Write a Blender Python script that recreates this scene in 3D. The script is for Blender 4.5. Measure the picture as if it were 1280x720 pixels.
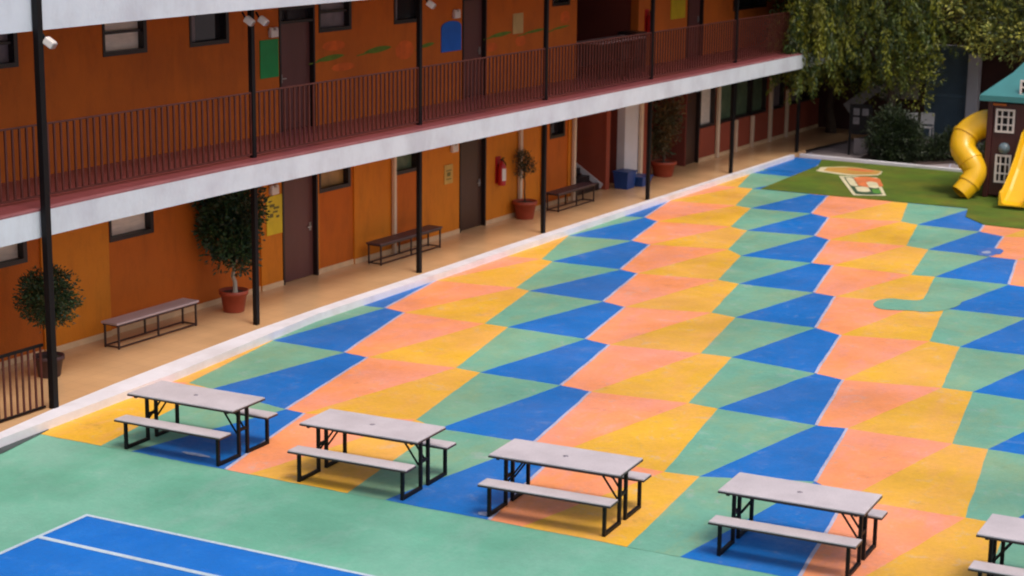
import bpy, math, random
from mathutils import Vector, Matrix
random.seed(7)
for o in list(bpy.data.objects): bpy.data.objects.remove(o)
sc = bpy.context.scene
COL = sc.collection
# ------------------------------------------------------------------ camera
cam = bpy.data.objects.new('camera', bpy.data.cameras.new('camera')); COL.objects.link(cam)
_r = Vector((0.884399, 0.466574, 0.012112)); _d = Vector((0.112350, -0.187632, -0.975793)); _f = Vector((-0.453007, 0.864351, -0.218361))
cam.matrix_world = Matrix(((_r.x, -_d.x, -_f.x, 0), (_r.y, -_d.y, -_f.y, 0), (_r.z, -_d.z, -_f.z, 8.0), (0, 0, 0, 1)))
cam.data.sensor_width = 36; cam.data.lens = 2326.7 / 1280 * 36
cam.data.clip_start = .1; cam.data.clip_end = 2000
cam.data.dof.use_dof = True; cam.data.dof.focus_distance = 27; cam.data.dof.aperture_fstop = 1.4
sc.camera = cam
# ------------------------------------------------------------------ light
SUN_EL, SUN_AZ = math.radians(62), math.radians(118)      # azimuth clockwise from +Y
w = bpy.data.worlds.new('World'); sc.world = w; w.use_nodes = True
nt = w.node_tree; bg = nt.nodes['Background']
sky = nt.nodes.new('ShaderNodeTexSky'); sky.sky_type = 'NISHITA'; sky.sun_disc = False
sky.sun_elevation = SUN_EL; sky.sun_rotation = SUN_AZ; sky.air_density = 1.0; sky.dust_density = 6.0; sky.ozone_density = .6
nt.links.new(sky.outputs[0], bg.inputs[0]); bg.inputs[1].default_value = 0.13
sl = bpy.data.lights.new('sun', 'SUN'); sl.energy = 1.25; sl.angle = math.radians(17); sl.color = (1, .95, .88)
so = bpy.data.objects.new('sun', sl); COL.objects.link(so)
sd = Vector((math.sin(SUN_AZ) * math.cos(SUN_EL), math.cos(SUN_AZ) * math.cos(SUN_EL), math.sin(SUN_EL)))
so.rotation_euler = sd.to_track_quat('Z', 'Y').to_euler()
sc.view_settings.view_transform = 'Standard'; sc.view_settings.look = 'None'
sc.view_settings.exposure = 0.2; sc.view_settings.gamma = 1
sc.render.engine = 'CYCLES'
sc.cycles.filter_width = 2.0
# ------------------------------------------------------------------ materials
MATS = {}
def mat(name, c, rough=.6, var=.12, scale=3, bump=0, bscale=60, metal=0, c2=None, c2amt=0, c2scale=.5, spec=.5, stretch=None, rvar=0, fine=0, world=False):
    """procedural paint: base colour, soft variation, optional second colour in worn patches"""
    if name in MATS: return MATS[name]
    m = bpy.data.materials.new(name); m.use_nodes = True; MATS[name] = m
    n = m.node_tree.nodes; l = m.node_tree.links; b = n['Principled BSDF']
    b.inputs['Roughness'].default_value = rough; b.inputs['Metallic'].default_value = metal
    b.inputs['Specular IOR Level'].default_value = spec
    tc = n.new('ShaderNodeTexCoord'); src = tc.outputs['Object']
    if world: g_ = n.new('ShaderNodeNewGeometry'); src = g_.outputs['Position']
    if stretch:
        mp = n.new('ShaderNodeMapping'); mp.inputs['Scale'].default_value = stretch; l.new(src, mp.inputs[0]); src = mp.outputs[0]
    no = n.new('ShaderNodeTexNoise'); no.inputs['Scale'].default_value = scale; no.inputs['Detail'].default_value = 6; no.inputs['Roughness'].default_value = .6
    l.new(src, no.inputs['Vector'])
    mr = n.new('ShaderNodeMapRange'); mr.inputs['From Min'].default_value = .3; mr.inputs['From Max'].default_value = .7
    mr.inputs['To Min'].default_value = 1 - var; mr.inputs['To Max'].default_value = 1 + var
    l.new(no.outputs[0], mr.inputs[0])
    cur = None
    if c2 is not None:
        n2 = n.new('ShaderNodeTexNoise'); n2.inputs['Scale'].default_value = c2scale; n2.inputs['Detail'].default_value = 8; n2.inputs['Roughness'].default_value = .65
        l.new(src, n2.inputs['Vector'])
        r2 = n.new('ShaderNodeMapRange'); r2.inputs['From Min'].default_value = .44; r2.inputs['From Max'].default_value = .66; r2.inputs['To Max'].default_value = c2amt
        l.new(n2.outputs[0], r2.inputs[0])
        mx = n.new('ShaderNodeMix'); mx.data_type = 'RGBA'; mx.inputs[6].default_value = (*c, 1); mx.inputs[7].default_value = (*c2, 1)
        l.new(r2.outputs[0], mx.inputs[0]); cur = mx.outputs[2]
    vm = n.new('ShaderNodeVectorMath'); vm.operation = 'SCALE'
    if cur: l.new(cur, vm.inputs[0])
    else: vm.inputs[0].default_value = c
    l.new(mr.outputs[0], vm.inputs['Scale']); outv = vm.outputs[0]
    if fine:
        nf = n.new('ShaderNodeTexNoise'); nf.inputs['Scale'].default_value = 45; nf.inputs['Detail'].default_value = 3; l.new(tc.outputs['Object'], nf.inputs['Vector'])
        rf = n.new('ShaderNodeMapRange'); rf.inputs['From Min'].default_value = .3; rf.inputs['From Max'].default_value = .7
        rf.inputs['To Min'].default_value = 1 - fine; rf.inputs['To Max'].default_value = 1 + fine; l.new(nf.outputs[0], rf.inputs[0])
        v2 = n.new('ShaderNodeVectorMath'); v2.operation = 'SCALE'; l.new(outv, v2.inputs[0]); l.new(rf.outputs[0], v2.inputs['Scale']); outv = v2.outputs[0]
    l.new(outv, b.inputs['Base Color'])
    if rvar:
        rr = n.new('ShaderNodeMapRange'); rr.inputs['From Min'].default_value = .3; rr.inputs['From Max'].default_value = .7
        rr.inputs['To Min'].default_value = rough - rvar; rr.inputs['To Max'].default_value = rough + rvar
        l.new(no.outputs[0], rr.inputs[0]); l.new(rr.outputs[0], b.inputs['Roughness'])
    if bump:
        bn = n.new('ShaderNodeTexNoise'); bn.inputs['Scale'].default_value = bscale; bn.inputs['Detail'].default_value = 4; l.new(tc.outputs['Object'], bn.inputs['Vector'])
        bp = n.new('ShaderNodeBump'); bp.inputs['Strength'].default_value = bump; bp.inputs['Distance'].default_value = .02
        l.new(bn.outputs[0], bp.inputs['Height']); l.new(bp.outputs[0], b.inputs['Normal'])
    return m
def court(name, c, worn, amt=.55, s=.45, scuff=(.42, .40, .42), sc_amt=.5, dirt=.5):
    """rolled court paint: broad fading, worn patches, fine scuffs and dirt specks, world scale"""
    m = bpy.data.materials.new(name); m.use_nodes = True; MATS[name] = m
    n = m.node_tree.nodes; l = m.node_tree.links; b = n['Principled BSDF']; b.inputs['Specular IOR Level'].default_value = .35
    geo = n.new('ShaderNodeNewGeometry')
    def noise_(scale, det, rough, lo, hi, a, z, stretch=None, dist=0):
        src = geo.outputs['Position']
        if stretch:
            mp = n.new('ShaderNodeMapping'); mp.inputs['Scale'].default_value = stretch; mp.inputs['Rotation'].default_value = (0, 0, .5); l.new(src, mp.inputs[0]); src = mp.outputs[0]
        t = n.new('ShaderNodeTexNoise'); t.inputs['Scale'].default_value = scale; t.inputs['Detail'].default_value = det; t.inputs['Roughness'].default_value = rough; t.inputs['Distortion'].default_value = dist
        l.new(src, t.inputs['Vector']); r_ = n.new('ShaderNodeMapRange'); r_.inputs['From Min'].default_value = lo; r_.inputs['From Max'].default_value = hi
        r_.inputs['To Min'].default_value = a; r_.inputs['To Max'].default_value = z; l.new(t.outputs[0], r_.inputs[0]); return r_.outputs[0]
    def mix(a, col, f):
        x = n.new('ShaderNodeMix'); x.data_type = 'RGBA'; l.new(f, x.inputs[0]); x.inputs[7].default_value = (*col, 1)
        if isinstance(a, tuple): x.inputs[6].default_value = (*a, 1)
        else: l.new(a, x.inputs[6])
        return x.outputs[2]
    col = mix(c, worn, noise_(s, 9, .68, .42, .66, 0, amt, dist=.3))
    col = mix(col, worn, noise_(s * 5, 8, .75, .50, .62, 0, amt * .8, stretch=(1, .35, 1)))
    col = mix(col, scuff, noise_(2.4, 12, .84, .55, .66, 0, sc_amt, dist=.6))
    col = mix(col, (.05, .05, .055), noise_(1.1, 12, .85, .57, .75, 0, dirt))
    k = noise_(.3, 6, .65, .35, .65, .82, 1.12)
    v = n.new('ShaderNodeVectorMath'); v.operation = 'SCALE'; l.new(col, v.inputs[0]); l.new(k, v.inputs['Scale'])
    k2 = noise_(14, 5, .7, .3, .7, .93, 1.07)
    v2 = n.new('ShaderNodeVectorMath'); v2.operation = 'SCALE'; l.new(v.outputs[0], v2.inputs[0]); l.new(k2, v2.inputs['Scale']); l.new(v2.outputs[0], b.inputs['Base Color'])
    l.new(noise_(.9, 7, .7, .35, .65, .40, .72), b.inputs['Roughness'])
    t = n.new('ShaderNodeTexNoise'); t.inputs['Scale'].default_value = 30; l.new(geo.outputs['Position'], t.inputs['Vector'])
    bp = n.new('ShaderNodeBump'); bp.inputs['Strength'].default_value = .2; bp.inputs['Distance'].default_value = .02; l.new(t.outputs[0], bp.inputs['Height']); l.new(bp.outputs[0], b.inputs['Normal'])
    return m
M_SALM = court('salmon court paint', (.86, .30, .11), (.78, .30, .22), .75)
M_YELL = court('yellow court paint', (.73, .40, .028), (.74, .36, .10), .65)
M_GREE = court('green court paint', (.145, .37, .27), (.25, .36, .20), .6)
M_BLUE = court('blue court paint', (.001, .140, .49), (.035, .14, .44), .7, .45, (.17, .24, .46), .6)
M_LINE = court('pale lilac line paint', (.46, .46, .62), (.40, .36, .46), .8, 2)
M_GFLR = court('green surround paint', (.135, .39, .275), (.20, .41, .32), .8, .3, (.30, .42, .36), .3, .25)
M_SPORT = court('sport court blue paint', (.001, .135, .52), (.012, .16, .54), .5, .4, (.10, .24, .5), .5)
M_WLINE = court('white line paint', (.48, .58, .66), (.34, .46, .56), .6, 3)
M_KERB = mat('white painted concrete kerb', (.74, .72, .78), .6, .06, 1.2, .2, 20, c2=(.54, .49, .50), c2amt=.5, c2scale=1.3)
M_FASC = mat('white painted slab', (.58, .63, .70), .7, .05, .8, .2, 15, c2=(.44, .45, .52), c2amt=.6, c2scale=.9)
def tile_mat(name, c, grout, rough, size=.33, rot=0):
    m = bpy.data.materials.new(name); m.use_nodes = True; MATS[name] = m
    n = m.node_tree.nodes; l = m.node_tree.links; b = n['Principled BSDF']
    tc = n.new('ShaderNodeTexCoord'); mp = n.new('ShaderNodeMapping'); mp.inputs['Rotation'].default_value = (0, 0, rot); l.new(tc.outputs['Object'], mp.inputs[0])
    br = n.new('ShaderNodeTexBrick'); br.offset = 0; br.inputs['Scale'].default_value = 1
    br.inputs['Brick Width'].default_value = size; br.inputs['Row Height'].default_value = size; br.inputs['Mortar Size'].default_value = .006
    br.inputs['Color1'].default_value = (*c, 1); br.inputs['Color2'].default_value = (*[x * .95 for x in c], 1); br.inputs['Mortar'].default_value = (*grout, 1)
    l.new(mp.outputs[0], br.inputs['Vector'])
    no = n.new('ShaderNodeTexNoise'); no.inputs['Scale'].default_value = 1.3; no.inputs['Detail'].default_value = 5; l.new(tc.outputs['Object'], no.inputs['Vector'])
    mr = n.new('ShaderNodeMapRange'); mr.inputs['To Min'].default_value = .82; mr.inputs['To Max'].default_value = 1.18; l.new(no.outputs[0], mr.inputs[0])
    vm = n.new('ShaderNodeVectorMath'); vm.operation = 'SCALE'; l.new(br.outputs[0], vm.inputs[0]); l.new(mr.outputs[0], vm.inputs['Scale']); l.new(vm.outputs[0], b.inputs['Base Color'])
    r2 = n.new('ShaderNodeMapRange'); r2.inputs['To Min'].default_value = rough - .03; r2.inputs['To Max'].default_value = rough + .06; l.new(no.outputs[0], r2.inputs[0]); l.new(r2.outputs[0], b.inputs['Roughness'])
    return m
M_WALK = tile_mat('tan glazed walkway tile', (.64, .39, .20), (.54, .33, .18), .20, .33, .0464)
M_BALC = tile_mat('red balcony tile', (.20, .05, .055), (.13, .035, .04), .35, .3, 0)
M_WUP = mat('burnt orange plaster', (.50, .108, .002), .8, .12, .6, .3, 30, c2=(.40, .082, .003), c2amt=.7, c2scale=.5)
M_WLO = mat('ochre orange plaster', (.65, .20, .003), .75, .12, .6, .3, 30, c2=(.48, .13, .002), c2amt=.7, c2scale=.6)
M_WBAY = mat('red orange plaster', (.53, .117, .002), .8, .12, .6, .3, 30, c2=(.38, .08, .003), c2amt=.7, c2scale=.6)
for m_ in (M_WUP, M_WLO, M_WBAY, M_FASC):
    n = m_.node_tree.nodes; l = m_.node_tree.links; b = n['Principled BSDF']; old = b.inputs['Base Color'].links[0].from_socket
    tc = n.new('ShaderNodeTexCoord'); mp = n.new('ShaderNodeMapping'); mp.inputs['Scale'].default_value = (1, 1.5, .45); l.new(tc.outputs['Object'], mp.inputs[0])
    t = n.new('ShaderNodeTexNoise'); t.inputs['Scale'].default_value = 1.6; t.inputs['Detail'].default_value = 9; t.inputs['Roughness'].default_value = .75; l.new(mp.outputs[0], t.inputs['Vector'])
    r_ = n.new('ShaderNodeMapRange'); r_.inputs['From Min'].default_value = .48; r_.inputs['From Max'].default_value = .75; r_.inputs['To Min'].default_value = 1; r_.inputs['To Max'].default_value = .74 if m_ is not M_FASC else .88; l.new(t.outputs[0], r_.inputs[0])
    v = n.new('ShaderNodeVectorMath'); v.operation = 'SCALE'; l.new(old, v.inputs[0]); l.new(r_.outputs[0], v.inputs['Scale']); l.new(v.outputs[0], b.inputs['Base Color'])
M_WRED = mat('brick red plaster', (.28, .052, .025), .8, .12, .8, .3, 30)
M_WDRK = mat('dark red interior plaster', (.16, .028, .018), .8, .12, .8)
M_WHT = mat('white wall paint', (.62, .60, .64), .7, .08, 1, .1)
M_CREAM = mat('cream pipe paint', (.66, .50, .36), .55, .10, 2)
M_SKIRT = mat('cream skirting tile', (.68, .46, .27), .45, .12, 3)
M_BLK = mat('black painted steel', (.004, .003, .004), .55, .2, 4, .1, 40, spec=.25)
M_RAIL = mat('dark maroon painted steel', (.075, .016, .011), .5, .2, 4)
M_FRAME = mat('dark brown window frame', (.014, .007, .007), .4, .2, 4)
M_DOOR = mat('brown door panel', (.115, .040, .036), .42, .12, 2, .1, 20, stretch=(1, 1, .25))
M_DOOR2 = mat('dark wood door', (.060, .026, .016), .42, .2, 3, .1, 20, stretch=(1, 1, .25))
M_GLASS = mat('dark window glass', (.018, .014, .016), .08, .2, 1)
M_GREYP = mat('grey curtained pane', (.17, .13, .15), .35, .3, 2.5)
M_BLIND = mat('pale drawn blind', (.72, .60, .52), .5, .12, 4, stretch=(1, 1, 6))
M_GOLD = mat('tan reflection pane', (.30, .17, .055), .4, .35, 3)  # gold reflection on the glass, painted into the pane colour
M_GREEN = mat('green curtained pane', (.09, .13, .075), .4, .4, 4)
M_STEEL = mat('brushed steel', (.45, .43, .42), .3, .1, 6, metal=.8)
M_CONC = mat('grey concrete', (.30, .26, .26), .85, .15, 1.0, .3, 20, c2=(.22, .18, .18), c2amt=.7)
# ------------------------------------------------------------------ helpers
def tag(o, label=None, cat=None, group=None, kind=None):
    if label: o['label'] = label
    if cat: o['category'] = cat
    if group: o['group'] = group
    if kind: o['kind'] = kind
    return o
def empty(name, loc=(0, 0, 0), rz=0):
    o = bpy.data.objects.new(name, None); COL.objects.link(o); o.location = loc; o.rotation_euler = (0, 0, rz); o.empty_display_size = .2
    return o
class MB:
    def __init__(s): s.v = []; s.f = []; s.mi = []; s.sm = []
    def add(s, vs, fs, mi=0, sm=False):
        k = len(s.v); s.v += [tuple(v) for v in vs]
        for f in fs: s.f.append([i + k for i in f]); s.mi.append(mi); s.sm.append(sm)
        return s
    def box(s, x0, x1, y0, y1, z0, z1, mi=0):
        if x0 > x1: x0, x1 = x1, x0
        if y0 > y1: y0, y1 = y1, y0
        v = [(x, y, z) for z in (z0, z1) for y in (y0, y1) for x in (x0, x1)]
        return s.add(v, [(0, 2, 3, 1), (4, 5, 7, 6), (0, 1, 5, 4), (2, 6, 7, 3), (0, 4, 6, 2), (1, 3, 7, 5)], mi)
    def bar(s, a, b, wd, ht=None, mi=0, up=(0, 0, 1)):
        a = Vector(a); b = Vector(b); d = (b - a); L = d.length; d.normalize(); ht = ht or wd
        u = Vector(up)
        if abs(d.dot(u)) > .95: u = Vector((0, 1, 0))
        sx = d.cross(u).normalized(); sz = sx.cross(d).normalized()
        v = [p + sx * (i * wd / 2) + sz * (j * ht / 2) for p in (a, b) for i, j in ((-1, -1), (1, -1), (1, 1), (-1, 1))]
        return s.add(v, [(0, 3, 2, 1), (4, 5, 6, 7), (0, 1, 5, 4), (1, 2, 6, 5), (2, 3, 7, 6), (3, 0, 4, 7)], mi)
    def tube(s, pts, rad, n=8, mi=0, caps=True, sm=True):
        pts = [Vector(p) for p in pts]; m = len(pts)
        rad = rad if isinstance(rad, (list, tuple)) else [rad] * m
        vs = []; ref = Vector((0, 0, 1))
        for i, p in enumerate(pts):
            d = (pts[min(i + 1, m - 1)] - pts[max(i - 1, 0)]).normalized()
            u = ref if abs(d.dot(ref)) < .93 else Vector((0, 1, 0))
            sx = d.cross(u).normalized(); sz = sx.cross(d).normalized()
            for k in range(n):
                t = 2 * math.pi * k / n; vs.append(p + sx * (math.cos(t) * rad[i]) + sz * (math.sin(t) * rad[i]))
        fs = [(i * n + k, i * n + (k + 1) % n, (i + 1) * n + (k + 1) % n, (i + 1) * n + k) for i in range(m - 1) for k in range(n)]
        s.add(vs, fs, mi, sm)
        if caps: s.add(vs[:n], [list(range(n))[::-1]], mi); s.add(vs[-n:], [list(range(n))], mi)
        return s
    def lathe(s, prof, n=24, c=(0, 0, 0), mi=0, sm=True):
        vs = [(c[0] + r * math.cos(2 * math.pi * k / n), c[1] + r * math.sin(2 * math.pi * k / n), c[2] + z) for r, z in prof for k in range(n)]
        fs = [(i * n + k, i * n + (k + 1) % n, (i + 1) * n + (k + 1) % n, (i + 1) * n + k) for i in range(len(prof) - 1) for k in range(n)]
        return s.add(vs, fs, mi, sm)
    def poly(s, pts, z0, z1, mi=0):
        n = len(pts); v = [(x, y, z0) for x, y in pts] + [(x, y, z1) for x, y in pts]
        return s.add(v, [list(range(n))[::-1], [i + n for i in range(n)]] + [(i, (i + 1) % n, (i + 1) % n + n, i + n) for i in range(n)], mi)
    def build(s, name, mats, parent=None, bevel=0, loc=None):
        me = bpy.data.meshes.new(name); me.from_pydata(s.v, [], s.f); me.update()
        for m in (mats if isinstance(mats, (list, tuple)) else [mats]): me.materials.append(m)
        me.polygons.foreach_set('material_index', s.mi); me.polygons.foreach_set('use_smooth', s.sm)
        o = bpy.data.objects.new(name, me); COL.objects.link(o)
        if parent: o.parent = parent
        if loc: o.location = loc
        if bevel:
            b = o.modifiers.new('bevel', 'BEVEL'); b.width = bevel; b.segments = 2; b.limit_method = 'ANGLE'
        return o
def copy_tree(o, parent=None):
    c = o.copy(); COL.objects.link(c)
    if parent: c.parent = parent
    for ch in list(o.children): copy_tree(ch, c)
    return c
def flat(name, pts, z, m, kind='structure', parent=None):
    mb = MB(); mb.add([(x, y, z) for x, y in pts], [list(range(len(pts)))])
    o = mb.build(name, m, parent)
    if kind: o['kind'] = kind
    return o
# building frame: x out of the wall, y along it, origin on the wall line
BA = math.atan(.0464); CA, SA = math.cos(BA), math.sin(BA); BX = -21.627
def bw(x, y, z=0): return (BX + x * CA + y * SA, -x * SA + y * CA, z)
def bw2(x, y): return bw(x, y)[:2]
def pl(tab, y):
    if y <= tab[0][0]: return tab[0][1]
    for (a, u), (b, v) in zip(tab, tab[1:]):
        if y <= b: return u + (v - u) * (y - a) / (b - a)
    return tab[-1][1]
SLAB = [(17, 2.42), (19.5, 2.26), (22, 2.12), (25, 2.03), (34, 2.07), (48, 2.12), (56, 2.14)]
KIN = [(17, 2.85), (18.8, 2.62), (20.5, 2.34), (22, 2.16), (24, 1.98), (26, 1.82), (28, 1.74), (32, 1.70), (35, 1.63), (51, 1.62)]
KOUT = [(17, 2.98), (18.8, 2.80), (20.2, 2.70), (22.9, 2.53), (25.3, 2.27), (27.5, 2.02), (32, 1.96), (35, 1.90), (42, 1.80), (51.3, 1.74)]
# ------------------------------------------------------------------ ground
o = flat('ground', [(-300, -150), (300, -150), (300, 400), (-300, 400)], -.02, M_CONC)
flat('courtyard_floor', [(-19.6, -2), (12, -2), (12, 19.75), (-19.6, 19.75)], 0.0, M_GFLR)
# sport court with its lines
flat('sport_court', [(-15.05, 2), (4, 2), (4, 17.25), (-15.05, 17.25)], .004, M_SPORT)
mb = MB()
def sheet(mb, pts, z, mi=0): mb.add([(x, y, z) for x, y in pts], [list(range(len(pts)))], mi)
Lw = .055
sheet(mb, [(-15.10, 2), (-15.04, 2), (-15.04, 17.24), (-15.10, 17.30)], .008)
sheet(mb, [(-15.10, 17.30), (-15.04, 17.24), (4, 17.24), (4, 17.30)], .008)
sheet(mb, [(-15.04, 16.33), (-.2, 16.33), (-.2, 16.41), (-15.04, 16.41)], .008)
sheet(mb, [(-15.04, 3), (-14.96, 3), (-14.96, 3.08), (-15.04, 3.08)], .008)
tag(mb.build('court_lines', M_WLINE), kind='structure')
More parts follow.
